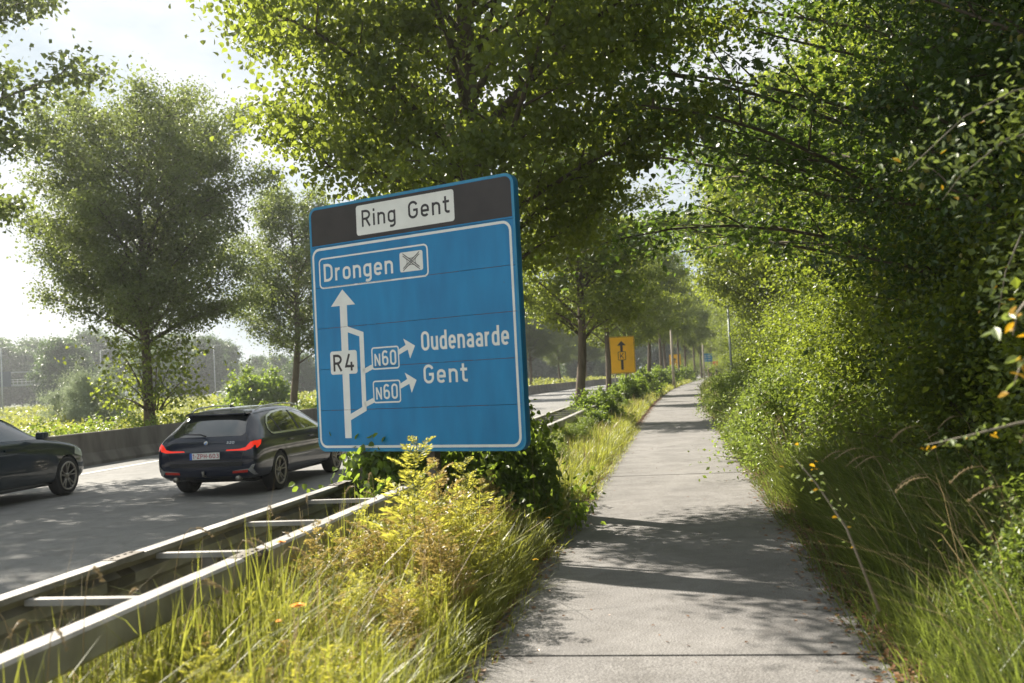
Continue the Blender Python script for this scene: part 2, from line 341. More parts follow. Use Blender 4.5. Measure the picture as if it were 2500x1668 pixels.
for (u0, face) in ((-2.16, -1), (-1.33, 1)):
    for q in range(-1, 17):
        s0 = -2 + 4 * q; m = MB(); e2 = .004 * (q % 2) - .05; bp_ = (flat_beam if face < 0 else slim_beam)(u0, face)
        m.sweep([(a, z + e2) for a, z in bp_], s0, s0 + 4.0, 2); o = m.build('beam', M['steel'], gr); o.location = off
        if q < 6:
            m = MB(); m.sweep([(a + (.004 * face if (a - u0) * face > .02 else 0), z - .046 + (.004 if z > .74 else 0)) for a, z in bp_], s0 - .16, s0 + .16, .32); o = m.build('splice_sleeve', M['steel_post'], gr); o.location = off
            for ds in (-.11, -.04, .04, .11):
                x, y = P(s0 + ds, u0 + .01 * face); m = MB(); m.lathe([(.001, .716), (.012, .715), (.013, .706)], 8, 'z', (x, y, 0)); o = m.build('bolt', M['steel_post'], gr, True); o.location = off
for q in range(-2, 46):
    s0 = 1.02 + 1.333 * q
    a = head(s0)
    for u0 in (-1.75,):
        x, y = P(s0, u0); Mx = Matrix.Translation((x, y, 0)) @ Matrix.Rotation(-a, 4, 'Z')
        m = MB(); m.box(-.37, .37, -.03, .03, .63, .664, Mx); o = m.build('spacer', M['steel'], gr); o.location = off
        if q % 2 == 0:
            m = MB(); m.box(-.05, .05, -.025, -.02, -.3, .629, Mx); m.box(-.05, -.045, -.02, .04, -.3, .629, Mx); m.box(.045, .05, -.02, .04, -.3, .629, Mx); o = m.build('post', M['steel_post'], gr); o.location = off

# ------------------------------------------------------------------ stroke lettering
def arc(cx, cz, rx, rz, a0, a1, n=8): return [(cx + rx * math.cos(R(a0 + (a1 - a0) * i / n)), cz + rz * math.sin(R(a0 + (a1 - a0) * i / n))) for i in range(n + 1)]
def stad(x0, x1, z0, z1, r=None):
    rx = (x1 - x0) / 2; cx = (x0 + x1) / 2; r = r or rx
    return arc(cx, z1 - r, rx, r, 0, 180, 10) + arc(cx, z0 + r, rx, r, 180, 360, 10)
G = {
 'R': (.53, [([(.07, 0), (.07, 1)], 0), ([(.07, .93), (.24, .93)] + arc(.24, .70, .22, .23, 90, -90) + [(.07, .47)], 0), ([(.26, .47), (.47, 0)], 0)]),
 'i': (.14, [([(.07, 0), (.07, .72)], 0), ([(.07, .84), (.07, 1)], 0)]),
 'n': (.46, [([(.07, 0), (.07, .72)], 0), ([(.07, .46)] + arc(.23, .48, .16, .17, 160, 0) + [(.39, 0)], 0)]),
 'u': (.46, [([(.39, 0), (.39, .72)], 0), ([(.07, .72)] + arc(.23, .24, .16, .17, 180, 340), 0)]),
 'g': (.46, [(stad(.07, .39, .07, .65), 1), ([(.39, .72), (.39, -.06)] + arc(.23, -.06, .16, .15, 0, -130), 0)]),
 'G': (.54, [(arc(.27, .70, .20, .23, 15, 180) + arc(.27, .30, .20, .23, 180, 360) + [(.47, .48), (.28, .48)], 0)]),
 'e': (.46, [([(.07, .35), (.39, .35), (.39, .46)] + arc(.23, .47, .16, .18, 0, 180) + arc(.23, .24, .16, .17, 180, 325), 0)]),
 't': (.34, [([(.13, .95), (.13, .22)] + arc(.26, .20, .13, .13, 180, 270) + [(.33, .07)], 0), ([(0, .65), (.32, .65)], 0)]),
 'D': (.53, [([(.07, .07), (.07, .93), (.2, .93)] + arc(.22, .68, .24, .25, 90, 0) + arc(.22, .32, .24, .25, 0, -90), 1)]),
 'r': (.32, [([(.07, 0), (.07, .72)], 0), ([(.07, .46)] + arc(.25, .45, .18, .20, 150, 80), 0)]),
 'o': (.46, [(stad(.07, .39, .07, .65), 1)]),
 'O': (.54, [(stad(.07, .47, .07, .93), 1)]), '0': (.5, [(stad(.07, .43, .07, .93), 1)]),
 'd': (.46, [(stad(.07, .39, .07, .65), 1), ([(.39, 0), (.39, 1)], 0)]),
 'a': (.45, [(arc(.22, .50, .16, .15, 150, 0) + [(.38, .48), (.38, 0)], 0), ([(.38, .38), (.2, .38)] + arc(.2, .225, .13, .155, 90, 270) + [(.38, .07)], 0)]),
 'N': (.5, [([(.07, 0), (.07, 1)], 0), ([(.43, 0), (.43, 1)], 0), ([(.085, .93), (.415, .07)], 0)]),
 '6': (.5, [(stad(.07, .43, .07, .56), 1), ([(.07, .3), (.07, .7)] + arc(.25, .72, .18, .21, 180, 30), 0)]),
 '3': (.5, [(arc(.24, .72, .17, .21, 150, -90) + [(.2, .51)], 0), (arc(.23, .29, .2, .22, 90, -150), 0)]),
 '2': (.5, [(arc(.25, .72, .18, .21, 160, -30) + [(.07, .07), (.45, .07)], 0)]),
 '1': (.3, [([(.2, 0), (.2, .97), (.03, .78)], 0)]),
 '4': (.54, [([(.27, 1), (.07, .27), (.52, .27)], 0), ([(.38, 0), (.38, .52)], 0)]),
 'K': (.54, [([(.07, 0), (.07, 1)], 0), ([(.11, .38), (.48, 1)], 0), ([(.2, .56), (.48, 0)], 0)]),
 'Z': (.5, [([(.04, .93), (.44, .93), (.06, .07), (.46, .07)], 0)]),
 'P': (.5, [([(.07, 0), (.07, 1)], 0), ([(.07, .93), (.22, .93)] + arc(.22, .68, .2, .25, 90, -90) + [(.07, .43)], 0)]),
 'H': (.5, [([(.07, 0), (.07, 1)], 0), ([(.43, 0), (.43, 1)], 0), ([(.07, .5), (.43, .5)], 0)]),
 '-': (.25, [([(.03, .45), (.22, .45)], 0)]), ' ': (.34, [])}
def ribbon(pts, w, closed=False):
    p = np.array(pts, float)
    keep = [0] + [i for i in range(1, len(p)) if np.linalg.norm(p[i] - p[i - 1]) > 1e-5]; p = p[keep]
    if closed and np.linalg.norm(p[0] - p[-1]) < 1e-5: p = p[:-1]
    n = len(p); L_, R_ = [], []
    for i in range(n):
        a = p[(i - 1) % n] if (closed or i > 0) else None; b = p[(i + 1) % n] if (closed or i < n - 1) else None
        d1 = (p[i] - a) if a is not None else (b - p[i]); d2 = (b - p[i]) if b is not None else d1
        d1 = d1 / np.linalg.norm(d1); d2 = d2 / np.linalg.norm(d2); t = d1 + d2; t /= np.linalg.norm(t) + 1e-9
        nrm = np.array([-t[1], t[0]]); c = max(.45, abs(np.dot(nrm, [-d1[1], d1[0]])))
        L_.append(p[i] + nrm * w / 2 / c); R_.append(p[i] - nrm * w / 2 / c)
    V = L_ + R_; F = [(i, (i + 1) % n, n + (i + 1) % n, n + i) for i in range(n if closed else n - 1)]
    return V, F
class Flat:
    """flat shapes in the x-z plane of a sign facing -y, each laid a hair in front of the last"""
    def __init__(s, y): s.m = MB(); s.y = y; s.c = 0; s.step = .00015
    def rib(s, pts, w, closed=False):
        V, F = ribbon(pts, w, closed); y = s.y - s.c * s.step; s.c += 1
        s.m.add([(a, y, b) for a, b in V], [f[::-1] for f in F])
    def poly(s, pts):
        y = s.y - s.c * s.step; s.c += 1; b0 = s.m.n; s.m.add([(a, y, b) for a, b in pts]); s.m.caps = getattr(s.m, 'caps', []) + [[b0 + i for i in range(len(pts))]]
    def rrect(s, x0, x1, z0, z1, r): s.poly(rrect(x0, x1, z0, z1, r))
    def text(s, t, x0, x1, zb, h, wt=.14, gap=.11):
        tot = sum(G[c][0] for c in t) + gap * (len(t) - 1); fx = (x1 - x0) / tot; x = x0
        for c in t:
            w, st = G[c]
            for pts, cl in st:
                s.rib([(x + a * fx, zb + b * h) for a, b in pts], wt * h, bool(cl)); s.c = s.c % 4
            x += (w + gap) * fx
    def build(s, name, m, parent): return s.m.build(name, m, parent)
def rrect(x0, x1, z0, z1, r, n=6):
    return arc(x1 - r, z1 - r, r, r, 0, 90, n) + arc(x0 + r, z1 - r, r, r, 90, 180, n) + arc(x0 + r, z0 + r, r, r, 180, 270, n) + arc(x1 - r, z0 + r, r, r, 270, 360, n)
def slabpoly(pts, y0, y1):
    m = MB(); n = len(pts); m.add([(a, y0, b) for a, b in pts] + [(a, y1, b) for a, b in pts], [(i, n + i, n + (i + 1) % n, (i + 1) % n) for i in range(n)])
    m.caps = [list(range(n)), [n + i for i in range(n)][::-1]]; return m

# ------------------------------------------------------------------ big blue sign
SW = 2.60; SH = 2.594; SZ = 1.018; TH = .085
sg = empty('direction_sign', (-2.105, 10.598, 0), math.atan2(-1.398, 2.187), 'big blue motorway direction sign headed Ring Gent, standing over the steel crash barrier', 'road sign')
nb = 6; bh = SH / nb; rc = .10
def clip_band(z0, z1):
    pts = [p for p in rrect(0, SW, 0, SH, rc, 8) if z0 + 1e-6 < p[1] < z1 - 1e-6]
    out = []
    if z1 > SH - 1e-6:
        up = rrect(0, SW, 0, SH, rc, 8); up = [p for p in up if p[1] >= SH - rc - 1e-6]; return up + [(0, z0), (SW, z0)]
    if z0 < 1e-6:
        lo = [p for p in rrect(0, SW, 0, SH, rc, 8) if p[1] <= rc + 1e-6]; return [(SW, z1), (0, z1)] + lo
    return [(SW, z1), (0, z1), (0, z0), (SW, z0)]
for b in range(nb):
    z0, z1 = b * bh + (.0025 if b else 0), (b + 1) * bh - (.0025 if b < nb - 1 else 0)
    o = slabpoly([(a, z + SZ) for a, z in clip_band(z0, z1)], 0, .03).build('panel_board', M['blue'], sg)
# edge frame of bent profile behind the boards
o = slabpoly([(a, z + SZ) for a, z in rrect(.002, SW - .002, .002, SH - .002, rc, 8)], .031, TH).build('edge_profile', M['blue_edge'], sg)
f = Flat(-.0006); f.rib([(a, z + SZ) for a, z in rrect(.012, SW - .012, .012, SH - .012, rc - .012, 8)], .022, True); f.build('edge_strip', mat('light_blue_strip', (.03, .24, .42), .4, var=.15, scale=6), sg)
f = Flat(-.0006); f.poly([(a, z + SZ) for a, z in [(.03, 2.18)] + [(SW - .03, 2.18)] + [p for p in rrect(.03, SW - .03, .03, SH - .03, rc - .03, 8) if p[1] > 2.3]]); f.build('header_band', M['blacks'], sg)
f = Flat(-.0014); f.rrect(.665, 1.913, 2.222 + SZ, 2.532 + SZ, .03); np_ = f.build('name_plate', M['white'], sg)
f = Flat(-.0022); f.text('Ring', .735, 1.19, 2.306 + SZ, .172); f.build('lettering', M['ink'], np_); f = Flat(-.0022); f.text('Gent', 1.345, 1.862, 2.308 + SZ, .176); f.build('lettering', M['ink'], np_)
f = Flat(-.0008); f.rib([(a, z + SZ) for a, z in rrect(.038, SW - .06, .05, 2.138, .085, 8)], .026, True); f.build('border_line', M['white'], sg)
f = Flat(-.0008); f.rib([(a, z + SZ) for a, z in rrect(.123, 1.562, 1.725, 2.035, .045, 6)], .017, True); f.text('Drongen', .178, 1.126, 1.791 + SZ, .186, .15); fr = f.build('exit_frame', M['white'], sg)
f = Flat(-.0008); f.rrect(1.212, 1.503, 1.788 + SZ, 1.986 + SZ, .022); ic = f.build('interchange_symbol', M['white'], sg)
f = Flat(-.0016)
cxi, czi = 1.3575, 1.887 + SZ
for sx, sz in ((1, 1), (1, -1)):
    for d in (-.011, .011): f.rib([(cxi - .105 * sx, czi - .075 * sz + d), (cxi + .105 * sx, czi + .075 * sz + d)], .008)
for k_ in range(4):
    a0 = k_ * 90
    ctr = [(0, .13), (.19, 0), (0, -.13), (-.19, 0)][k_]
    pts = []
    for t in np.linspace(-1, 1, 9):
        if k_ in (0, 2): pts.append((cxi + .085 * t, czi + (1 if k_ == 0 else -1) * (.03 + .04 * t * t)))
        else: pts.append((cxi + (1 if k_ == 1 else -1) * (.05 + .045 * t * t), czi + .06 * t))
    f.rib(pts, .006)
f.build('symbol_lines', M['ink'], ic)
f = Flat(-.0008)
f.poly([(x, z + SZ) for x, z in [(.43, 1.69), (.262, 1.52), (.385, 1.52), (.385, 1.05), (.382, .80), (.382, .139), (.47, .139), (.475, .80), (.478, 1.05), (.484, 1.52), (.598, 1.52)]])
f.build('route_arrow', M['white'], sg)
f = Flat(-.0012); f.rib([(x, z + SZ) for x, z in [(.46, 1.275), (.665, 1.205), (.662, .437), (.46, .352)]], .058); f.build('branch_line', M['white'], sg)
f = Flat(-.0018); f.rrect(.222, .592, .805 + SZ, 1.049 + SZ, .03); rb = f.build('route_badge', M['white'], sg)
f = Flat(-.0026); f.text('R4', .258, .552, .838 + SZ, .175, .15, .14); f.build('lettering', M['ink'], rb)
for (z0, txt, x0, x1, zt, hh) in ((.838, 'Oudenaarde', 1.436, 2.468, .99, .19), (.497, 'Gent', 1.443, 1.978, .665, .186)):
    f = Flat(-.0008); f.rib([(a, z + SZ) for a, z in rrect(.795, 1.142, z0, z0 + .215, .025, 5)], .015, True)
    f.text('N', .824, .905, z0 + .03 + SZ, .125, .15); f.text('60', .925, 1.112, z0 + .03 + SZ, .155, .14, .12)
    f.build('route_badge', M['white'], sg)
    f = Flat(-.0012); f.rib([(.668, z0 - .02 + SZ), (.792, z0 + .025 + SZ)], .05); f.build('slip_line', M['white'], sg)
    f = Flat(-.0008)
    dz = z0 - .838
    f.poly([(1.215, 1.126 + dz + SZ), (1.262, 1.034 + dz + SZ), (1.147, .968 + dz + SZ), (1.150, 1.026 + dz + SZ), (1.225, 1.08 + dz + SZ)][:0] or [(x, z + dz + SZ) for x, z in [(1.15, .968), (1.262, 1.012), (1.288, .921), (1.356, 1.047), (1.210, 1.126), (1.238, 1.060), (1.15, 1.02)]])
    f.build('exit_arrow', M['white'], sg)
    f = Flat(-.0008); f.text(txt, x0, x1, zt + SZ, hh, .145, .12); f.build('lettering', M['white'], sg)
for b in range(1, 6):      # rusty seams
    if b == 5: continue
    x = .03 + .3 * random.random()
    while x < SW - .1:
        w_ = random.uniform(.1, .6); m = MB(); m.box(x, min(x + w_, SW - .03), -.0008, .004, b * bh - .002 + SZ, b * bh + .002 + SZ); m.build('rust_streak', M['rust'], sg); x += w_ + random.uniform(.02, .35)
for t in (.2, .545):
    m = MB(); m.box(t * SW - .055, t * SW + .055, TH + .002, TH + .10, -.2, SH + SZ - .15); o = m.build('post', M['steel_post'], sg); bevel(o, .008)
for z in (.35, 1.3, 2.2):
    m = MB(); m.box(.08, SW - .08, TH + .101, TH + .14, SZ + z - .03, SZ + z + .03); m.build('rail', M['steel'], sg)

# ------------------------------------------------------------------ smaller signs
def yellow_sign(loc, rz, label, w=1.36, h=2.02, z0=1.62):
    t = empty('diversion_sign', loc, rz, label, 'road sign')
    o = slabpoly([(a, b) for a, b in rrect(-w / 2, w / 2, z0, z0 + h, .05)], 0, .03).build('sign_panel', M['yellow'], t)
    f = Flat(-.002); f.rib(rrect(-w / 2 + .03, w / 2 - .03, z0 + .03, z0 + h - .03, .04), .02, True); f.build('border_line', M['ink'], t)
    f = Flat(-.002); cx = -.03; f.poly([(cx, z0 + 1.78), (cx - .24, z0 + 1.53), (cx - .07, z0 + 1.53), (cx - .07, z0 + 1.2), (cx + .07, z0 + 1.2), (cx + .07, z0 + 1.53), (cx + .24, z0 + 1.53)])
    f.poly([(cx - .07, z0 + .2), (cx + .07, z0 + .2), (cx + .07, z0 + .72), (cx - .07, z0 + .72)]); f.build('arrow', M['ink'], t)
    f = Flat(-.002); f.rib(rrect(cx - .2, cx + .2, z0 + .74, z0 + 1.18, .04), .035, True); f.text('K', cx - .11, cx + .11, z0 + .81, .30, .14); f.build('lettering', M['ink'], t)
    for sx in (-.45, .35):
        m = MB(); m.tube([(sx, .07, -.3), (sx, .07, z0 + h - .1)], .035, 8); m.build('post', M['steel'], t)
    return t
yellow_sign((6.0, 54.5, 0), -R(8), 'yellow diversion sign with black arrow and letter K, half behind a tree trunk')
yellow_sign((22.6, 139, 0), -R(12), 'far yellow road sign seen between trunks down the road', 1.6, 2.3, 1.5)
t = empty('direction_sign', (33.6, 172, 0), -R(12), 'small distant blue road sign above the cyclists', 'road sign')
slabpoly(rrect(-.8, .8, 2.75, 4.15, .06), 0, .05).build('sign_panel', M['blue'], t)
f = Flat(-.003)
for z in (3.05, 3.45, 3.75): f.rib([(-.55, z), (-.2, z)], .1); f.rib([(.0, z), (.5, z)], .1)
f.build('lettering_lines', M['white'], t)
m = MB(); m.tube([(0, .08, -.2), (0, .08, 4.0)], .06, 8); m.build('post', M['steel'], t)
t = empty('warning_board', (34.1, 168, 0), -R(12), 'small orange and yellow roadworks board behind the cyclists', 'road sign')
slabpoly(rrect(-.45, .4, 1.75, 2.7, .05), 0, .03).build('sign_panel', M['orange'], t)
slabpoly([(.02, 1.8), (.33, 1.8), (.33, 2.25), (.02, 2.15)], -.004, -.001).build('sign_symbol', M['yellow'], t)
m = MB(); m.tube([(0, .06, -.2), (0, .06, 2.6)], .04, 8); m.build('post', M['steel'], t)

# ------------------------------------------------------------------ lamp posts
def lamp(loc, h, r, label, arm=None, m_=None, group=None):
    t = empty('lamp_post', loc, 0, label, 'lamp post', group); mt = m_ or M['lamp']
    m = MB(); m.tube([(0, 0, -.3), (0, 0, h * .35), (0, 0, h)], [r, r * .85, r * .6], 10); m.build('pole', mt, t, True)
    if arm:
        ax, ay = arm; n = math.hypot(ax, ay)
        m = MB(); m.tube([(0, 0, h - .15), (ax * .2, ay * .2, h + .02), (ax * .6, ay * .6, h + .06), (ax * .75, ay * .75, h + .06)], [r * .55, r * .4, r * .35, r * .35], 8); m.build('arm', mt, t, True)
        m = MB(); Mx = Matrix.Translation((ax * .88, ay * .88, h + .05)) @ Matrix.Rotation(math.atan2(ay, ax), 4, 'Z'); m.box(-n * .16, n * .16, -.14, .14, -.05, .06, Mx); o = m.build('lamp_head', mt, t); bevel(o, .03)
    return t
lamp((14.1, 64.5, .3), 5.7, .10, 'slender grey path lamp post with arm standing in the nettles right of the path', (-1.15, .1))
lamp((14.25, 89, 0), 7.5, .14, 'pale concrete lamp post nearer of the two left of the path', (-1.8, .2), M['lampc'])
lamp((*P(160, -.35), 0), 7.5, .16, 'pale lamp post farther off at the end of the path, left side', (-1.8, .2), M['lampc'])
for (px, d, top, lab) in ((244, 170, 856, 'thin street lamp beside the silvery willow bush, far behind the meadow'), (521, 200, 844, 'thin tall street lamp between the two median trees on the left, far off'),
                          (436, 230, 828, 'thin far street lamp just right of the large tree trunk on the left'), (1, 120, 850, 'grey lamp post at the left edge of the view near the gantry'), (668, 240, 905, 'short far street lamp in front of the flyover')):
    x = (px - 1250) / 2431 * d + .0; hz = 922 + .0503 * (1250 - px); h_ = 1.7 + (hz - top) / 2431 * d
    lamp((x, d, .3), h_ - .3, .10, lab, (1.4, .2), None, 'far street lamps')

# ------------------------------------------------------------------ gantry, flyover
t = empty('sign_gantry', (-75.5, 150, 0), R(20), 'grey steel sign gantry seen side on at the far left before the wood', 'gantry')
m = MB(); m.box(3.7, 4.2, -.25, .25, 0, 6.4); m.build('upright', M['lamp'], t)
m = MB(); m.box(-2.2, -1.8, -.25, .25, 0, 6.3); m.build('upright', M['lamp'], t)
m = MB()
for z in (4.35, 6.25):
    for y in (-.4, .4): m.box(-2.6, 5.0, y - .07, y + .07, z - .07, z + .07)
for i in range(12):
    x = -2.2 + i * .58
    for y in (-.4, .4): m.box(x - .03, x + .03, y - .03, y + .03, 4.4, 5.2)
m.box(-2.6, 5.0, -.5, .5, 4.15, 4.25)
m.build('truss', M['lamp'], t)
m = MB()
for z in (4.8, 5.15): m.box(-2.4, 4.9, -.45, -.41, z - .03, z + .03)
m.build('handrail', M['white'], t)
m = MB(); m.box(-1.7, -.1, -.75, -.5, 4.1, 6.4); m.build('sign_back', mat('dark_sign_back', (.06, .08, .11), .6), t)
m = MB(); m.box(4.3, 4.9, -.1, .1, 2.2, 4.6); m.build('service_board', M['lamp'], t)
t = empty('flyover', (-45, 225, 0), R(6), 'low concrete flyover with traffic on it between the trees, far left of the sign', 'bridge')
m = MB(); m.box(-22, 16, -5, 5, 2.9, 3.6); m.build('deck', mat('deck_grey', (.16, .15, .14), .85), t)  # deck in a darker grey than the parapet
m = MB(); m.box(-22, 16, -5.2, -5.02, 3.3, 4.2); m.build('parapet', mat('parapet_concrete', (.33, .31, .29), .8), t)
for x in (-18, -9, 0, 9):
    m = MB(); m.box(x - .4, x + .4, -3, 3, 0, 2.9); m.build('pier', M['concrete'], t)

# ------------------------------------------------------------------ vehicles
def paint(name, c, metal=.35):
    m = mat(name, c, .45, metal, var=.02, coat=1.0, spec=.15); return m
M['glass'] = mat('car_glass', (.012, .016, .016), .04, 0, var=.1, spec=1.0, coat=1.0)
M['rubber'] = mat('tyre_rubber', (.018, .018, .018), .85)
M['trimb'] = mat('black_plastic', (.012, .012, .013), .6)
M['chrome'] = mat('satin_chrome', (.55, .56, .56), .22, .9, var=.03)
M['alloy'] = mat('wheel_alloy', (.28, .26, .23), .35, .8, var=.1)
M['taillamp'] = mat('tail_lamp_red', (.85, .03, .012), .25, emis=.22)
M['reflector'] = mat('red_reflector', (.45, .02, .01), .3)
M['headlamp'] = mat('head_lamp_glass', (.5, .53, .52), .15, .2)
def car_mesh(st, axles, arch=.365):
    V = []; n = None
    for (y, z0, w, zb, zt, wt) in st:
        h = [(0, z0), (w * .8, z0), (w * .965, z0 + .09), (w, z0 + .36 * (zb - z0)), (w * .992, z0 + .72 * (zb - z0)), (w * .975, zb - .045), (w * .935, zb), ((w * .935 + wt) / 2 + .012, (zb + zt) / 2), (wt, zt - .065), (wt * .88, zt - .015), (wt * .5, zt + .004), (0, zt + .012)]
        full = h + [(-a, b) for a, b in h[-2:0:-1]]; n = len(full); V += [(a, y, b) for a, b in full]
    k = len(st); Q = [(i * n + j, i * n + (j + 1) % n, (i + 1) * n + (j + 1) % n, (i + 1) * n + j) for i in range(k - 1) for j in range(n)]
    bm = bmesh.new(); vs_ = [bm.verts.new(v) for v in V]
    for q in Q: bm.faces.new([vs_[i] for i in q])
    for b in (0, (k - 1) * n):
        h = n // 2; r = range(0, h)
        for j in range(h):      # quad strips between right and left halves
            a, c = b + j, b + j + 1; d, e_ = b + (n - j - 1) % n, b + (n - j) % n
            ids = [a, c, d, e_]; ids = [x for i, x in enumerate(ids) if x not in ids[:i]]
            if len(ids) > 2:
                try: bm.faces.new([vs_[i] for i in ids])
                except ValueError: pass
    bmesh.ops.recalc_face_normals(bm, faces=bm.faces)
    me = bpy.data.meshes.new('body'); bm.to_mesh(me); bm.free()
    o = bpy.data.objects.new('tmp', me); COL.objects.link(o)
    md = o.modifiers.new('s', 'SUBSURF'); md.levels = md.render_levels = 2
    cut = MB()
    for y in axles:
        for sx in (-1, 1):
            prof = [(0.0, .60 * sx), (arch, .60 * sx), (arch, 1.3 * sx), (0.0, 1.3 * sx)]
            prof = [(max(a, 1e-4), b) for a, b in prof]
            cut.lathe(prof, 32, 'x', (0, y, .335))
    cm = cut.mesh('cut'); bmc = bmesh.new(); bmc.from_mesh(cm); bmesh.ops.remove_doubles(bmc, verts=bmc.verts, dist=1e-3); bmesh.ops.recalc_face_normals(bmc, faces=bmc.faces); bmc.to_mesh(cm); bmc.free()
    co = bpy.data.objects.new('cut', cm); COL.objects.link(co)
    b = o.modifiers.new('b', 'BOOLEAN'); b.operation = 'DIFFERENCE'; b.object = co; b.solver = 'EXACT'
    dg = bpy.context.evaluated_depsgraph_get(); res = bpy.data.meshes.new_from_object(o.evaluated_get(dg))
    o.modifiers.remove(b); dg = bpy.context.evaluated_depsgraph_get(); plain = bpy.data.meshes.new_from_object(o.evaluated_get(dg))
    bpy.data.objects.remove(o); bpy.data.objects.remove(co)
    res.name = 'body'; res.polygons.foreach_set('use_smooth', np.ones(len(res.polygons), bool))
    try: res.set_sharp_from_angle(angle=R(38))
    except Exception: pass
    bm = bmesh.new(); bm.from_mesh(plain); bvh = BVHTree.FromBMesh(bm); bm.free()
    return res, bvh
def patch(bvh, polys, axis, sgn, offs=.004, cuts=2, name='patch'):
    """polygons (a,b) in the side (y,z) or end (x,z) view laid on the body; sgn = side of the body they face"""
    bm = bmesh.new()
    for poly in polys:
        vs_ = [bm.verts.new((0, a, b) if axis == 'x' else (a, 0, b)) for a, b in poly]
        bm.faces.new(vs_)
    bmesh.ops.triangulate(bm, faces=bm.faces)
    for _ in range(cuts): bmesh.ops.subdivide_edges(bm, edges=[e for e in bm.edges if e.calc_length() > .06], cuts=1, use_grid_fill=True)
    bmesh.ops.triangulate(bm, faces=bm.faces)
    d = Vector((-sgn, 0, 0)) if axis == 'x' else Vector((0, -sgn, 0))
    for v in bm.verts:
        o = v.co - d * 6 if axis == 'x' else v.co + Vector((0, 2.2, 0)) - d * 6
        loc, nrm, i, ds = bvh.ray_cast(o, d)
        if loc is None:
            loc, nrm, i, ds = bvh.find_nearest(v.co + (Vector((sgn * .85, 0, 0)) if axis == 'x' else Vector((0, 0 if sgn < 0 else 4.6, 0))))
        v.co = loc + (nrm if nrm.dot(d) < 0 else -nrm) * offs
    for f in bm.faces: f.smooth = True
    bmesh.ops.recalc_face_normals(bm, faces=bm.faces)
    me = bpy.data.meshes.new(name); bm.to_mesh(me); bm.free(); return me
def ribpolys(pts, w, closed):
    V, F = ribbon(pts, w, closed); return [[V[i] for i in f] for f in F]
def add_wheel(t, x, y, sgn, spokes=5, r=.335):
    m = MB(); prof = [(r - .105, -.085), (r - .03, -.115), (r, -.085), (r + .002, 0), (r, .085), (r - .03, .115), (r - .105, .095)]
    m.lathe(prof, 36, 'x', (x, y, r)); w = m.build('wheel', M['rubber'], t, True)
    m = MB(); s = sgn
    m.lathe([(r - .10, -.09), (r - .102, s * .06), (r - .085, s * .108), (r - .105, s * .112), (r - .125, s * .09), (r - .13, s * .03), (.001, s * .02)], 36, 'x', (x, y, r)); m.build('rim', M['trimb'], w, True)
    m = MB()
    m.lathe([(r - .09, s * .10), (r - .088, s * .116), (r - .115, s * .116), (r - .12, s * .09)], 36, 'x', (x, y, r))
    for k in range(spokes):
        for da in (-.2, .2):
            a = k * 2 * math.pi / spokes + .3; a1 = a + da * .55; a2 = a + da * 1.6
            p0 = Vector((x + s * .075, y + .045 * math.cos(a1 ), r + .045 * math.sin(a1))); p1 = Vector((x + s * .108, y + (r - .11) * math.cos(a2 - da * .6), r + (r - .11) * math.sin(a2 - da * .6)))
            m.tube([p0, (p0 + p1) / 2, p1], [.018, .013, .012], 5)
    m.lathe([(.001, s * .1), (.05, s * .095), (.06, s * .07)], 16, 'x', (x, y, r))
    m.build('spokes', M['alloy'], w, True)

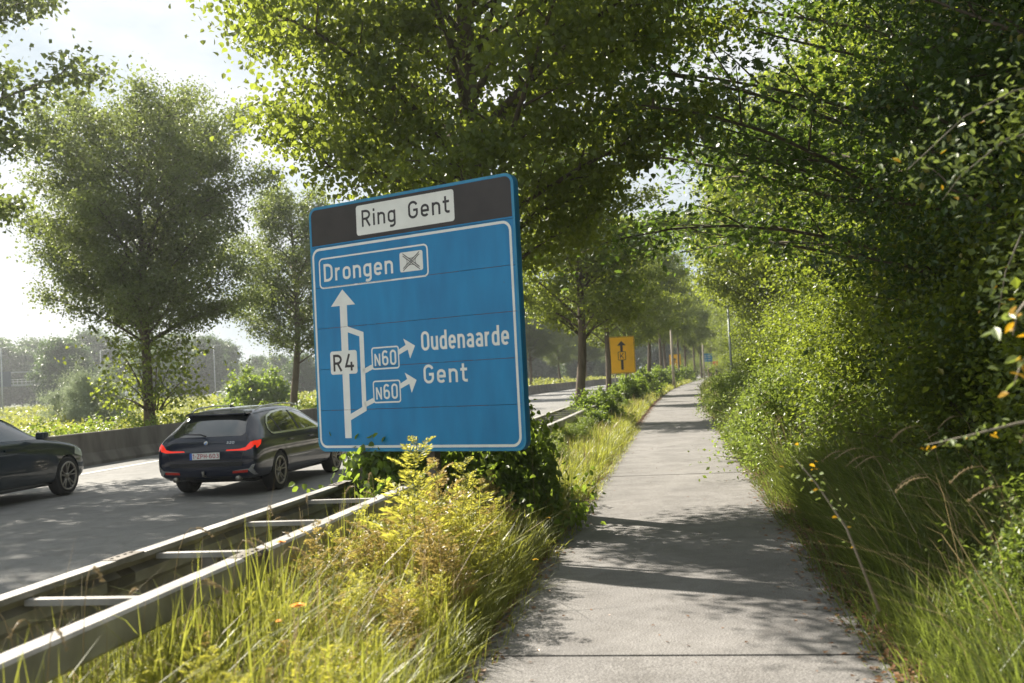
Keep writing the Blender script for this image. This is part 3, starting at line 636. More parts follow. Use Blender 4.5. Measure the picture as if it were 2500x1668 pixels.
EST = [(0.0, .44, .72, .70, .75, .60), (.025, .33, .84, .80, .87, .70), (.09, .27, .90, .91, .985, .735), (.30, .23, .912, .95, 1.175, .655), (.52, .21, .915, .96, 1.345, .60), (.60, .21, .915, .962, 1.385, .592), (.95, .20, .915, .962, 1.425, .59), (1.5, .19, .915, .96, 1.45, .60), (2.2, .19, .915, .952, 1.44, .60), (2.7, .19, .915, .945, 1.39, .58), (3.12, .19, .913, .935, 1.19, .62), (3.48, .19, .91, .92, .99, .70), (3.9, .19, .905, .87, .93, .70), (4.4, .20, .87, .78, .83, .66), (4.62, .22, .78, .66, .72, .58), (4.71, .3, .60, .55, .60, .45)]
PB = paint('blue_black_paint', (.003, .008, .024), 0)
def estate(loc, rz):
    t = empty('estate_car', loc, rz, 'shiny blue-black estate car with red tail lamps driving away, partly behind the sign', 'car')
    me, bvh = car_mesh(EST, (.95, 3.80)); ob('body', me, PB, t)
    win = [(.80, .975), (.73, 1.0), (.70, 1.06), (.76, 1.15), (.95, 1.26), (1.25, 1.325), (1.7, 1.355), (2.2, 1.345), (2.6, 1.28), (2.95, 1.13), (3.22, .995), (3.18, .975), (2.0, .968)]
    for s in (1, -1):
        ob('side_window', patch(bvh, [win], 'x', s, .004, 3), M['glass'], t)
        ob('window_trim', patch(bvh, ribpolys(win, .032, True), 'x', s, .009, 1), M['chrome'], t)
        ob('pillar', patch(bvh, [[(1.93, .985), (2.03, .985), (1.99, 1.35), (1.91, 1.35)], [(1.12, .985), (1.17, .985), (1.10, 1.29), (1.05, 1.27)]], 'x', s, .007, 2), M['trimb'], t)
        ob('door_seam', patch(bvh, ribpolys([(1.98, .96), (1.98, .30), (2.9, .26), (3.14, .34), (3.14, .93)], .009, False) + ribpolys([(1.15, .96), (1.22, .72), (1.38, .45), (1.45, .30), (1.98, .30)], .009, False), 'x', s, .003, 1), M['trimb'], t)
        for y in (1.32, 2.28): 
            m = MB(); m.box(.9 * s, .945 * s, y, y + .2, .825, .85); o = m.build('door_handle', PB, t); bevel(o, .008)
        ob('sill_trim', patch(bvh, ribpolys([(1.38, .255), (3.36, .245)], .03, False), 'x', s, .006, 2), M['chrome'], t)
        ob('sill', patch(bvh, [[(1.36, .20), (3.38, .20), (3.40, .235), (1.34, .235)]], 'x', s, .004, 2), M['trimb'], t)
        # tail lamps: L shaped, wrapping the corner
        lamp_ = [(.36 * s, .752), (.38 * s, .772), (.60 * s, .778), (.70 * s, .80), (.77 * s, .88), (.83 * s, .90), (.84 * s, .845), (.79 * s, .775), (.70 * s, .748)]
        ob('tail_light', patch(bvh, [lamp_], 'y', -1, .006, 2), M['taillamp'], t)
        ob('tail_light', patch(bvh, [[(.04, .80), (.10, .895), (.25, .905), (.20, .84), (.09, .78)]], 'x', s, .006, 2), M['taillamp'], t)
        ob('bumper_trim', patch(bvh, [[(.44 * s, .425), (.75 * s, .455), (.80 * s, .52), (.84 * s, .52), (.80 * s, .42), (.84 * s, .35), (.80 * s, .35), (.73 * s, .43)]], 'y', -1, .010, 2), M['chrome'], t)
        ob('reflector', patch(bvh, [[(.46 * s, .385), (.72 * s, .395), (.73 * s, .435), (.47 * s, .420)]], 'y', -1, .012, 1), M['reflector'], t)
        m = MB(); m.tube([(.55 * s, -.0, .30), (.55 * s, .12, .30)], .042, 12); m.build('exhaust', M['alloy'], t, True)
        m = MB(); m.tube([(.575 * s, .72, 1.385), (.60 * s, .95, 1.445), (.61 * s, 1.6, 1.475), (.605 * s, 2.25, 1.455), (.585 * s, 2.62, 1.40)], .013, 8); m.build('roof_rail', M['chrome'], t, True)
        m = MB(); m.box(-.10, .10, -.07, .07, -.065, .065); o = m.build('mirror', PB, t); o.location = (1.02 * s, 2.98, 1.02); bevel(o, .035, 3)
        m = MB(); m.box(.86 * s, .95 * s, 3.0, 3.05, .94, .98); m.build('mirror_arm', M['trimb'], t)
        for y in (.95, 3.80): add_wheel(t, .79 * s, y, s)
    ob('rear_window', patch(bvh, [[(-.60, .985), (.60, .985), (.635, 1.03), (.535, 1.325), (-.535, 1.325), (-.635, 1.03)]], 'y', -1, .004, 3), M['glass'], t)
    m = MB(); m.add([(-.58, .60, 1.385), (.58, .60, 1.385), (.55, .40, 1.352), (-.55, .40, 1.352), (-.57, .60, 1.345), (.57, .60, 1.345), (.54, .41, 1.33), (-.54, .41, 1.33)], [(0, 1, 2, 3), (3, 2, 6, 7), (4, 7, 6, 5), (0, 3, 7, 4), (1, 5, 6, 2)])
    o = m.build('spoiler', PB, t); bevel(o, .008)
    ob('tailgate_seam', patch(bvh, ribpolys([(-.66, 1.0), (-.72, .90), (-.62, .60), (.62, .60), (.72, .90), (.66, 1.0)], .010, False), 'y', -1, .003, 1), M['trimb'], t)
    ob('diffuser', patch(bvh, [[(-.62, .50), (-.66, .57), (.66, .57), (.62, .50)], [(-.70, .24), (-.74, .34), (.74, .34), (.70, .24)]], 'y', -1, .005, 2), M['trimb'], t)
    m = MB(); m.box(-.26, .26, -.028, -.018, .625, .735); pl = m.build('number_plate', M['white'], t)
    m = MB(); m.box(-.262, -.222, -.030, -.0285, .625, .735); m.build('plate_band', mat('plate_blue', (.02, .10, .45), .5), pl)
    f = Flat(-.0292); f.text('1-ZPH-603', -.21, .25, .645, .072, .15, .09); f.build('lettering', mat('plate_red', (.42, .03, .04), .5), pl)
    f = Flat(-.0); f.text('320', .36, .50, .868, .036, .2); o = f.build('badge_lettering', M['chrome'], t); o.location = (0, -.0, 0)
    for v in o.data.vertices:
        h = bvh.ray_cast(Vector((v.co.x, -3, v.co.z)), Vector((0, 1, 0)))[0]; v.co.y = (h.y if h else 0) - .006
    m = MB(); m.lathe([(.001, -.004), (.030, -.004), (.038, 0), (.038, .012)], 20, 'y', (0, 0, 0)); o = m.build('roundel', M['chrome'], t, True)
    h = bvh.ray_cast(Vector((0, -3, .885)), Vector((0, 1, 0)))[0]; o.location = (0, h.y - .006, .885)
    m = MB()
    for a in (0, 180):
        q = arc(0, 0, .024, .024, a, a + 90, 5); m.add([(0, -.0055, 0)] + [(x, -.0055, z) for x, z in q], T=[(0, i + 1, i + 2) for i in range(5)])
    m.build('roundel_quarters', mat('roundel_blue', (.02, .15, .5)), o)
    m = MB(); m.tube([(.0, .04, 1.0), (-.1, .07, 1.03), (-.42, .09, 1.045)], [.014, .012, .007], 6); m.build('wiper', M['trimb'], t)
    m = MB(); m.tube([(-.03, .05, .34), (-.03, -.04, .36), (-.03, -.05, .43)], [.02, .02, .022], 8); m.build('tow_hook', M['alloy'], t, True)
    m = MB(); m.add([(-.02, 1.02, 1.445), (.02, 1.02, 1.445), (0, 1.0, 1.51), (0, 1.2, 1.45)], T=[(0, 1, 2), (1, 3, 2), (3, 0, 2)]); m.build('aerial_fin', PB, t)
    m = MB(); m.box(-.6, .6, .6, 4.1, .19, .5); m.build('underbody', M['trimb'], t)
    return t
estate((-5.14, 16.45, -.02), -R(9.4))
HST = [(0.0, .45, .70, .80, .86, .60), (.03, .34, .82, .90, 1.0, .70), (.12, .26, .88, .98, 1.16, .70), (.35, .22, .90, 1.02, 1.40, .62), (.7, .20, .905, 1.02, 1.475, .60), (1.3, .19, .905, 1.01, 1.51, .60), (1.8, .19, .905, 1.0, 1.48, .59), (2.2, .19, .905, .99, 1.33, .62), (2.6, .19, .90, .975, 1.12, .68), (2.85, .19, .90, .96, 1.02, .72), (3.13, .19, .90, .93, .985, .72), (3.55, .20, .89, .87, .93, .70), (3.82, .21, .86, .79, .85, .66), (3.95, .24, .78, .66, .73, .58), (4.02, .33, .60, .54, .60, .44)]
def hatch(loc, rz, pm, label, detail=True, group=None):
    t = empty('hatchback_car', loc, rz, label, 'car', group)
    me, bvh = car_mesh(HST, (.72, 3.30)); ob('body', me, pm, t)
    win = [(.55, 1.05), (.50, 1.13), (.75, 1.33), (1.2, 1.41), (1.6, 1.40), (2.0, 1.30), (2.4, 1.12), (2.58, 1.02), (2.5, 1.01), (1.5, 1.03)]
    for s in (1, -1):
        ob('side_window', patch(bvh, [win], 'x', s, .004, 3), M['glass'], t)
        if detail:
            ob('pillar', patch(bvh, [[(1.38, 1.03), (1.48, 1.03), (1.46, 1.40), (1.38, 1.40)]], 'x', s, .007, 2), M['trimb'], t)
            ob('door_seam', patch(bvh, ribpolys([(1.42, 1.0), (1.42, .30), (2.5, .27), (2.72, .40), (2.74, .95)], .009, False), 'x', s, .003, 1), M['trimb'], t)
            ob('sill_trim', patch(bvh, ribpolys([(1.0, .27), (2.86, .26)], .028, False), 'x', s, .006, 2), M['chrome'], t)
            m = MB(); m.box(.9 * s, .94 * s, 1.55, 1.75, .87, .90); m.build('door_handle', pm, t)
            m = MB(); m.box(-.09, .09, -.07, .07, -.06, .06); o = m.build('mirror', pm, t); o.location = (1.0 * s, 2.42, 1.07); bevel(o, .03, 3)
        ob('headlight', patch(bvh, [[(3.52, .70), (3.80, .63), (3.90, .68), (3.80, .76), (3.56, .82)]], 'x', s, .005, 2), M['headlamp'], t)
        for y in (.72, 3.30): add_wheel(t, .78 * s, y, s, 5)
    ob('windscreen', patch(bvh, [[(-.62, 1.0), (.62, 1.0), (.56, 1.42), (-.56, 1.42)]], 'y', 1, .004, 3), M['glass'], t)
    ob('rear_window', patch(bvh, [[(-.58, 1.04), (.58, 1.04), (.52, 1.36), (-.52, 1.36)]], 'y', -1, .004, 3), M['glass'], t)
    m = MB(); m.box(-.6, .6, .6, 3.8, .19, .5); m.build('underbody', M['trimb'], t)
    return t
teal = paint('dark_teal_paint', (.004, .015, .024), 0)
hatch((-9.56, 14.98, -.02), -R(9.4), teal, 'dark teal hatchback entering at the left edge of the road').scale = (1, 1, 1.05)
wp = paint('white_paint_car', (.62, .63, .63), 0)
fc = hatch((-70.5, 181, .36), R(80), wp, 'white car just right of the silvery willow bush, beyond the meadow', False, None)
for (x, y, z, a, lab) in ((-43.5, 190, .55, 83, 'white car below the flyover beyond the meadow'), (-55.5, 192, .40, 80, 'white car half hidden by shrubs between the two median trees')):
    c = copy_tree(fc); c.location = (x, y, z); c.rotation_euler = (0, 0, R(a)); c['label'] = lab
c = copy_tree(fc); c.location = (-60, 224, 3.6); c.rotation_euler = (0, 0, R(96)); c['label'] = 'pale car on the flyover, left end'
def van(loc, rz, body, label):
    t = empty('delivery_van', loc, rz, label, 'van')
    o = slabpoly([(0, .35), (5.7, .35), (5.8, .8), (5.5, 1.25), (4.9, 1.45), (4.35, 2.2), (4.1, 2.4), (.1, 2.4), (0, 2.3)], -1, 1).build('body', body, t); bevel(o, .06, 2)
    for s in (-1, 1):
        slabpoly([(4.95, 1.42), (4.45, 2.1), (3.8, 2.1), (3.8, 1.42)], 1.003 * s, 1.006 * s).build('side_window', M['glass'], t)
        for x in (.95, 4.7):
            m = MB(); m.lathe([(.001, -.1), (.2, -.1), (.34, -.08), (.35, 0), (.34, .08), (.2, .1), (.001, .1)], 20, 'y', (x, .93 * s, .35)); m.build('wheel', M['rubber'], t, True)
    return t
van((-74, 198, .36), R(176), wp, 'long white van on the far road behind the meadow')
van((-53.5, 224, 3.6), R(2), paint('dark_van_paint', (.03, .04, .05)), 'dark van crossing the flyover')

# ------------------------------------------------------------------ vegetation tools
def leaves(C, size, rng, elev=(-35, 28), width=.8, kind='quad', upbias=1.0, jit=.6):
    """C (n,3) leaf bases -> verts, faces. quad: 2 triangles; fold: two halves folded on the midrib"""
    n = len(C); az = rng.uniform(0, 2 * np.pi, n); e = np.radians(rng.normal(elev[0], elev[1], n))
    a = np.stack([np.cos(e) * np.cos(az), np.cos(e) * np.sin(az), np.sin(e)], 1)
    up = np.array([0, 0, 1.0]) * upbias + rng.normal(0, jit, (n, 3)); nr = up - (up * a).sum(1)[:, None] * a; nr /= np.linalg.norm(nr, axis=1)[:, None] + 1e-9
    b = np.cross(nr, a); L = (size * rng.uniform(.7, 1.3, n))[:, None]; w = L * width / 2
    if kind == 'quad':
        V = np.stack([C, C + a * L * .42 + b * w + nr * L * .10, C + a * L, C + a * L * .42 - b * w + nr * L * .10], 1)
        F = np.arange(n)[:, None] * 4 + np.array([0, 1, 2, 3]); return V.reshape(-1, 3), F
    if kind == 'fold':
        V = np.stack([C, C + a * L * .22 + b * w * .9 + nr * L * .07, C + a * L * .62 + b * w * .78 + nr * L * .08, C + a * L - nr * L * .06, C + a * L * .62 - b * w * .78 + nr * L * .08, C + a * L * .22 - b * w * .9 + nr * L * .07], 1)
        F = (np.arange(n)[:, None, None] * 6 + np.array([[0, 1, 2, 3], [0, 3, 4, 5]])).reshape(-1, 4); return V.reshape(-1, 3), F
    if kind == 'lobe':      # lobed oak leaf
        o = [(0, 0), (.2, .25), (.32, .95), (.44, .5), (.6, 1.0), (.72, .45), (.88, .55), (1, 0)]
        pts = [C + a * L * t + b * w * s + nr * L * .05 * s for t, s in o] + [C + a * L * t - b * w * s + nr * L * .05 * s for t, s in o[-2:0:-1]]
        V = np.stack(pts, 1); k = V.shape[1]
        F1 = np.array([[0, 1, 13], ]); Fq = np.array([[1, 2, 3, 11], [1, 11, 12, 13], [3, 4, 5, 9], [3, 9, 10, 11], [5, 6, 7, 8]])
        Fq = np.array([[1, 2, 3, 3], [3, 4, 5, 5], [13, 12, 11, 11], [11, 10, 9, 9]])[:, :3]
        F3 = np.concatenate([F1, Fq, [[1, 3, 11], [1, 11, 13], [3, 5, 9], [3, 9, 11], [5, 6, 7], [5, 7, 9], [9, 7, 8]]])
        return V.reshape(-1, 3), (np.arange(n)[:, None, None] * k + F3[None]).reshape(-1, 3)
def merge(parts):
    V = []; F = {}; n = 0
    for v, f in parts:
        V.append(v); F.setdefault(f.shape[1], []).append(f + n); n += len(v)
    return np.vstack(V), [np.vstack(x) for x in F.values()]
def bez(p0, p1, p2, k):
    t = np.linspace(0, 1, k)[:, None]; return (1 - t) ** 2 * p0 + 2 * t * (1 - t) * p1 + t * t * p2
def tree_meshes(seed, h, h0, Rr, prof, nl, nsub, ncl, lpc, ll, tr, sig=.3, flat=.55, elev=(-35, 28), width=.85, kind='quad', rise=.55, lean=(0, 0), azr=None, ends=None, bend=0.0):
    rng = np.random.default_rng(seed)
    tm, bm_ = MB(), MB(); k = 9; tz = np.linspace(0, 1, k)
    wob = np.cumsum(rng.normal(0, .035 * h / 12, (k, 2)), 0); wob -= wob[0]
    ctr = np.stack([lean[0] * tz * h + wob[:, 0] + bend * np.sin(tz * 3.1), lean[1] * tz * h + wob[:, 1], tz * h * .93], 1)
    rad = tr * (1 - tz) ** .75 * .92 + .02; rad[0] *= 1.35
    ctr[0, 2] = -.3; tm.tube(ctr, rad, 10)
    axis = lambda z: np.array([np.interp(z, ctr[:, 2], ctr[:, 0]), np.interp(z, ctr[:, 2], ctr[:, 1]), z])
    cl = []
    for i in range(nl):
        t = (i + .5) / nl; zt = h0 + (h - h0) * t ** .92
        a = i * 2.39996 + rng.uniform(-.35, .35)
        if azr: a = R(rng.uniform(*azr))
        r = Rr * prof(t) * rng.uniform(.62, 1.13)
        zo = max(h0 * .75, zt - r * rise * rng.uniform(.7, 1.2)); zo = min(zo, h * .9)
        p0 = axis(zo); tip = axis(min(zt, h * .93)) + np.array([r * math.cos(a), r * math.sin(a), 0]); tip[2] = zt
        mid = (p0 + tip) / 2 + np.array([0, 0, .12 * r]) + rng.normal(0, .06 * r, 3)
        limb = bez(p0, mid, tip, 7); lr = max(.012, tr * .32 * (r / Rr) ** .8)
        (tm if False else bm_).tube(limb, np.linspace(lr, .01, 7), 5, False)
        ns = max(2, int(nsub * (.35 + .65 * r / Rr)))
        for j in range(ns):
            f = .22 + .78 * (j + rng.uniform(.2, .8)) / ns; q = f * 6; i0 = min(5, int(q)); b0 = limb[i0] * (1 - (q - i0)) + limb[i0 + 1] * (q - i0)
            d = limb[min(6, i0 + 1)] - limb[i0]; d[2] *= .5; d /= np.linalg.norm(d) + 1e-9
            ang = (1 if j % 2 else -1) * rng.uniform(.5, 1.25); ca, sa = math.cos(ang), math.sin(ang)
            dd = np.array([d[0] * ca - d[1] * sa, d[0] * sa + d[1] * ca, d[2] + rng.uniform(-.15, .55)]); dd /= np.linalg.norm(dd)
            ln = (.20 * Rr * (1.1 - .6 * f) + .25) * rng.uniform(.7, 1.3)
            e_ = b0 + dd * ln; e_[2] -= .05 * ln; sub = bez(b0, (b0 + e_) / 2 + np.array([0, 0, .08 * ln]), e_, 3)
            bm_.tube(sub, [lr * .35 + .004, lr * .2 + .003, .004], 3, False)
            for c in range(ncl): cl.append(sub[2] * ((c + 1) / ncl) + sub[0] * (1 - (c + 1) / ncl) + rng.normal(0, .05, 3))
        cl.append(tip)
    cl = np.array(cl); n = rng.poisson(lpc * rng.gamma(1.6, 1 / 1.6, len(cl)).clip(0, 2.6)); cid = np.repeat(np.arange(len(cl)), n)
    sg_ = sig * rng.uniform(.6, 1.35, len(cl))
    C = cl[cid] + rng.normal(0, 1, (len(cid), 3)) * (sg_[cid][:, None] * np.array([1, 1, flat]))
    V, F = leaves(C, ll, rng, elev, width, kind)
    return tm.mesh('trunk', True), bm_.mesh('branches', True), npmesh('crown', V, F)
def tree(name, ms, mats, loc, rz, sc, label, cat='tree', group=None, scz=None):
    t = empty(name, loc, rz, label, cat, group); t.scale = (sc, sc, scz or sc)
    for nm, me, m_ in zip(('trunk', 'branches', 'crown'), ms, mats):
        if me is not None: ob(nm, me, m_, t)
    return t
oval = lambda t: max(.12, math.sin(math.pi * min(1, .16 + .80 * t)) ** .75)
low = lambda t: max(.15, math.cos(t * 1.45) ** .7)
BK, TW = M['bark'], M['twig']

# near lime tree right behind the blue sign
T_A = tree_meshes(11, 12.8, 4.1, 4.1, lambda t: max(.2, math.sin(math.pi * min(1, .13 + .80 * t)) ** .85), 54, 9, 3, 104, .078, .20, .26, .6, (-42, 24), .92, 'fold', lean=(-.02, -.10))
tree('lime_tree', T_A, (BK, TW, M['lime']), (*P(13.0, -1.15), -.02), 0, .90, 'big lime tree whose crown overhangs the blue sign, nearest of the roadside row')
T_B = tree_meshes(12, 9.6, 3.6, 3.3, oval, 42, 8, 3, 62, .105, .17, .27, .6, (-40, 24), .88, bend=.25)
T_B2 = tree_meshes(13, 9.6, 4.1, 3.0, oval, 38, 7, 3, 44, .125, .15, .28, .6, (-40, 24), .88, bend=-.2)
row = [(33.4, T_B, 10, 1.0, 'row lime tree between the blue sign and the yellow sign, thick bare trunk'), (50.4, T_B2, 200, 1.0, 'row lime tree with its trunk covering the left edge of the yellow sign'),
       (67, T_B, 120, .97, 'row lime tree directly behind the yellow sign')]
for (s, ms, a, sc, lab) in row: tree('lime_tree', ms, (BK, TW, M['lime']), (*P(s, -2.05 if s < 40 else -2.25), 0), R(a), sc, lab, group='lime trees in a row along the road')
for i, s in enumerate((83, 98, 112, 127, 142, 158, 175, 192, 210)):
    tree('lime_tree', T_B2 if i % 2 else T_B, (BK, TW, M['lime']), (*P(s, -1.9 + .3 * (i % 2)), 0), R(77 * i), .98 + .05 * (i % 3), 'distant row lime tree beyond the yellow sign, on the road side of the path', group='distant lime trees in the row', scz=1.45)
# median trees on the left
T_D2 = tree_meshes(23, 12.5, 5.4, 4.0, lambda t: max(.2, math.sin(math.pi * min(1, .22 + .7 * t)) ** .6), 34, 8, 3, 50, .125, .19, .28, .55, (-35, 26), .85)
T_C = tree_meshes(21, 12.0, 4.5, 4.05, lambda t: max(.3, math.sin(math.pi * min(1, .25 + .62 * t)) ** .55) * (1 + .16 * math.sin(t * 23)), 62, 9, 3, 100, .092, .19, .27, .95, (-35, 26), .85)
T_D = tree_meshes(22, 10.6, 3.4, 2.9, lambda t: max(.2, math.sin(math.pi * min(1, .18 + .72 * t)) ** .7), 44, 7, 3, 70, .10, .17, .26, .95, (-35, 26), .85, bend=.35)
med = [(31.2, T_C, 0, .965, 'tall full tree on the road median, the largest left of the sign'), (19.3, T_D2, 60, 1.14, 'median tree cut by the left edge of the photo'), (43.6, T_D, 10, 1.0, 'slim median tree just left of the blue sign with a bent trunk')]
for (s, ms, a, sc, lab) in med: tree('median_tree', ms, (BK, TW, M['lime2']), (*P(s, -16.2), .2), R(a), sc, lab, group='trees on the road median')
for i, s in enumerate((6.5, 57, 74, 90, 106, 124, 144, 168)):
    tree('median_tree', (T_C, T_D)[i % 2], (BK, TW, M['lime2']), (*P(s, -16.2), .2), R(50 * i), .92, 'median tree in the line behind the blue sign' if s > 20 else 'median tree out of view whose shade falls on the road', group='median trees behind the sign')

# right hand wood and hedge
T_F = tree_meshes(31, 11.5, .8, 3.4, lambda t: max(.2, math.cos((t - .3) * 1.35) ** .9), 60, 8, 3, 62, .10, .16, .30, .7, (-25, 30), .75)
T_F2 = tree_meshes(32, 9.5, .3, 2.7, lambda t: max(.25, math.cos((t - .2) * 1.25) ** .8), 62, 8, 3, 92, .062, .12, .24, .75, (-20, 35), .7)
T_O = tree_meshes(33, 9.8, 3.0, 6.2, lambda t: max(.3, math.cos((t - .2) * 1.2)), 30, 9, 3, 38, .115, .14, .34, .6, (-15, 28), .62, 'lobe', rise=.35, azr=(120, 262))
tree('oak_tree', T_O, (BK, TW, M['oak']), (*P(15.0, 5.6), .4), 0, 1, 'oak with dark lobed leaves reaching its limbs over the path')
for i, (s, u, sc) in enumerate(((2.4, 6.3, 1.), (5.6, 6.6, 1.05), (8.6, 6.2, 1.), (11.4, 6.4, 1.1), (14.6, 6.9, 1.05))):
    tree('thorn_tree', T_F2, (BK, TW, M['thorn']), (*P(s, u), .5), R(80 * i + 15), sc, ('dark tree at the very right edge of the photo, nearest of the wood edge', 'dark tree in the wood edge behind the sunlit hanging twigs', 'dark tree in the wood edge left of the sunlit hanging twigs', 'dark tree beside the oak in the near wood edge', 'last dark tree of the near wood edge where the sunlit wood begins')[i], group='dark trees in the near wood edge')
for i, (s, u, sc) in enumerate(((19, 7.4, 1.), (24.5, 7.8, 1.02), (30, 8., .95), (36, 8.4, 1.05), (43, 8.6, 1.), (51, 8.8, 1.05), (59, 9.0, 1.15), (68, 9.2, 1.35), (78, 9.4, 1.4), (90, 9.4, 1.4), (103, 9.3, 1.4), (118, 9, 1.4), (134, 8.4, 1.4), (150, 6.2, 1.4), (168, 6., 1.5), (186, 6., 1.6), (205, 5, 1.8), (225, 2, 1.9), (232, -4, 1.8), (238, -10, 1.8))):
    tree('hedgerow_tree', T_F, (BK, TW, M['hedge']), (*P(s, u), .5), R(97 * i), sc, 'bright leafy tree in the wood edge along the right side of the path', group='trees in the wood edge along the path')
for i, (s, u, sc) in enumerate(((6, 11, 1.25), (13, 11.5, 1.3), (21, 12, 1.3), (30, 12.5, 1.3), (40, 12.5, 1.3), (52, 12.5, 1.3), (66, 12.5, 1.3), (82, 12, 1.3))):
    tree('wood_tree', T_F, (BK, TW, M['hedge']), (*P(s, u), .6), R(131 * i), sc, 'tall tree in the second rank of the wood on the right', group='second rank wood trees')

def shrub_mesh(seed, h, r, ncl, lpc, ll, sig=.12, width=.75, kind='quad', elev=(-10, 35), stems=14):
    rng = np.random.default_rng(seed); bm_ = MB(); cl = []
    for i in range(ncl):
        a = rng.uniform(0, 2 * np.pi); z = h * rng.uniform(.02, 1) ** .8; rr = r * math.sqrt(max(.03, 1 - (z / h - .3) ** 2 / .55)) * rng.uniform(.45, 1.1) ** .6
        lob = 1 + .38 * math.sin(2 * a + seed) * math.sin(3.1 * z / h + seed * 1.7) + .28 * math.sin(5 * a + 2 * seed + 4 * z / h)
        top = .72 + .42 * (.5 + .5 * math.sin(3 * a + seed * .7) * math.sin(rr / r * 4 + seed)) 
        if i % 9 == 0: lob *= 1.25; top *= 1.22
        cl.append((rr * lob * math.cos(a), rr * lob * math.sin(a), z * top))
    cl = np.array(cl)
    lpc = lpc * rng.gamma(2., .5, len(cl)).clip(.1, 2.2)
    for i in range(stems):
        c = cl[i * len(cl) // stems]; p0 = np.array([c[0] * .15, c[1] * .15, -.1]); bm_.tube(bez(p0, np.array([c[0] * .4, c[1] * .4, c[2] * .7]), c, 6), np.linspace(.018 * h / 1.5, .004, 6), 5, False)
    n = rng.poisson(lpc); cid = np.repeat(np.arange(len(cl)), n)
    C = cl[cid] + rng.normal(0, 1, (len(cid), 3)) * (sig * rng.uniform(.5, 1.5, len(cl)))[cid][:, None]; C[:, 2] = np.abs(C[:, 2])
    V, F = leaves(C, ll, rng, elev, width, kind); return bm_.mesh('stems', True), npmesh('foliage', V, F)
def shrub(name, ms, m_, loc, rz, sc, label, group=None, cat='shrub', scz=None):
    t = empty(name, loc, rz, label, cat, group); t.scale = (sc, sc, scz or sc); ob('stems', ms[0], TW, t); ob('foliage', ms[1], m_, t); return t
S_G = shrub_mesh(41, 2.0, 1.15, 300, 80, .052, .13)                 # fine leaved hedge shrub
S_H = shrub_mesh(42, 1.5, 1.0, 170, 60, .075, .14, .6)              # nettles and brambles
S_L = shrub_mesh(43, 1.45, 1.15, 260, 26, .12, .13, .92, 'fold', (-28, 24), 20)   # lime shoots
S_W = shrub_mesh(44, 2.5, 1.45, 420, 70, .12, .14, .32, 'quad', (30, 35))
# lime shoots around the sign foot and the trunk
for (x, y, z, sc, scz, rz, lab) in ((-1.12, 10.6, .0, .66, .80, 20, 'leafy lime shoots under the left half of the blue sign, over the crash barrier'), (-.75, 12.2, .0, .75, 1.0, 100, 'dark leafy lime shoots under the middle of the blue sign'),
                                   (-.12, 11.0, .0, .50, .72, 190, 'large leaved lime shoots poking out right of the blue sign at its foot'), (-.62, 11.3, .0, .52, .74, 60, 'dark shoots hiding the right post of the blue sign'), (-.1, 13.2, .0, .42, .62, 250, 'lime shoots round the trunk behind the blue sign, beside the path verge')):
    shrub('lime_shoots', S_L, M['bush'], (x, y, z), R(rz), sc, lab, scz=scz)
for (s, u, sc, rz, lab) in ((32, -1.4, .62, 30, 'leafy shoots at the foot of the thick trunk before the yellow sign'), (27.5, -1.1, .45, 80, 'low leafy shoots in the verge beside the guard rail'), (49, -1.3, .72, 120, 'leafy shoots under the yellow sign'), (41, -1.6, .6, 10, 'leafy clump between the thick trunk and the yellow sign'), (58, -1.5, .85, 160, 'tall leafy clump right of the yellow sign post'),
                           (68, -1.8, 1.0, 10, 'leafy undergrowth beyond the yellow sign'), (80, -1.9, 1.0, 70, 'far leafy undergrowth in the tree row')):
    shrub('lime_shoots', S_L, M['bush'], (*P(s, u), 0), R(rz), sc, lab)
for i, s in enumerate((93, 105, 117, 130, 145)):
    shrub('lime_shoots', S_L, M['bush'], (*P(s, -2.0), 0), R(60 * i), 1.15, 'distant leafy clump between the row trunks', group='distant clumps between the trunks')
for i, (s, u, sc, a, lab) in enumerate(((37, 6.3, 1.25, 40, 'lime tree arching over the path from the right, nearest of three'), (51, 6.4, 1.35, 150, 'lime tree arching over the path from the right, middle of three'), (68, 6.6, 1.5, 260, 'lime tree arching over the path from the right, farthest of three'))):
    tree('lime_tree', T_B, (BK, TW, M['hedge']), (*P(s, u), .3), R(a), sc, lab, group='trees arching over the path from the right')
for i in range(7):
    shrub('hedge_shrub', S_G, M['hedge'], (*P(205 + 3 * (i % 2), -6 + 2.3 * i), 0), R(60 * i), 1.6, 'distant shrub closing the far end of the path', group='shrubs at the far end of the path')
# right side shrubs
rng = np.random.default_rng(5)
for i, s in enumerate(np.arange(3.0, 20, 1.35)):
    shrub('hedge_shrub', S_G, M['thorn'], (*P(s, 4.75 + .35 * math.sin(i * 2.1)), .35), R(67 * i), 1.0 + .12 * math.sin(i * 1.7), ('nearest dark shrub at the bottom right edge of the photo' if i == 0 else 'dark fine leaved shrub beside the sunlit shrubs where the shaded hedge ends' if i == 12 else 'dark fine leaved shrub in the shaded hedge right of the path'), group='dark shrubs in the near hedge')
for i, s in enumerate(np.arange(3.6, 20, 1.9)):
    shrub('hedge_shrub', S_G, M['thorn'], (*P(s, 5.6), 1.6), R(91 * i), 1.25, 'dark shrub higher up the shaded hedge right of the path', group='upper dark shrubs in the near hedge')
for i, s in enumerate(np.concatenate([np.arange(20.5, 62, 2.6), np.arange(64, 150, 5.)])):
    shrub('hedge_shrub', S_G, M['hedge'], (*P(s, (5.1 if s < 36 else 6.2 if s < 50 else 7.6) + .4 * math.sin(i * 2.3)), .3), R(67 * i), 1.15 + .25 * math.sin(i * 1.3), 'sunlit shrub at the foot of the wood edge right of the path', group='sunlit shrubs at the wood edge')
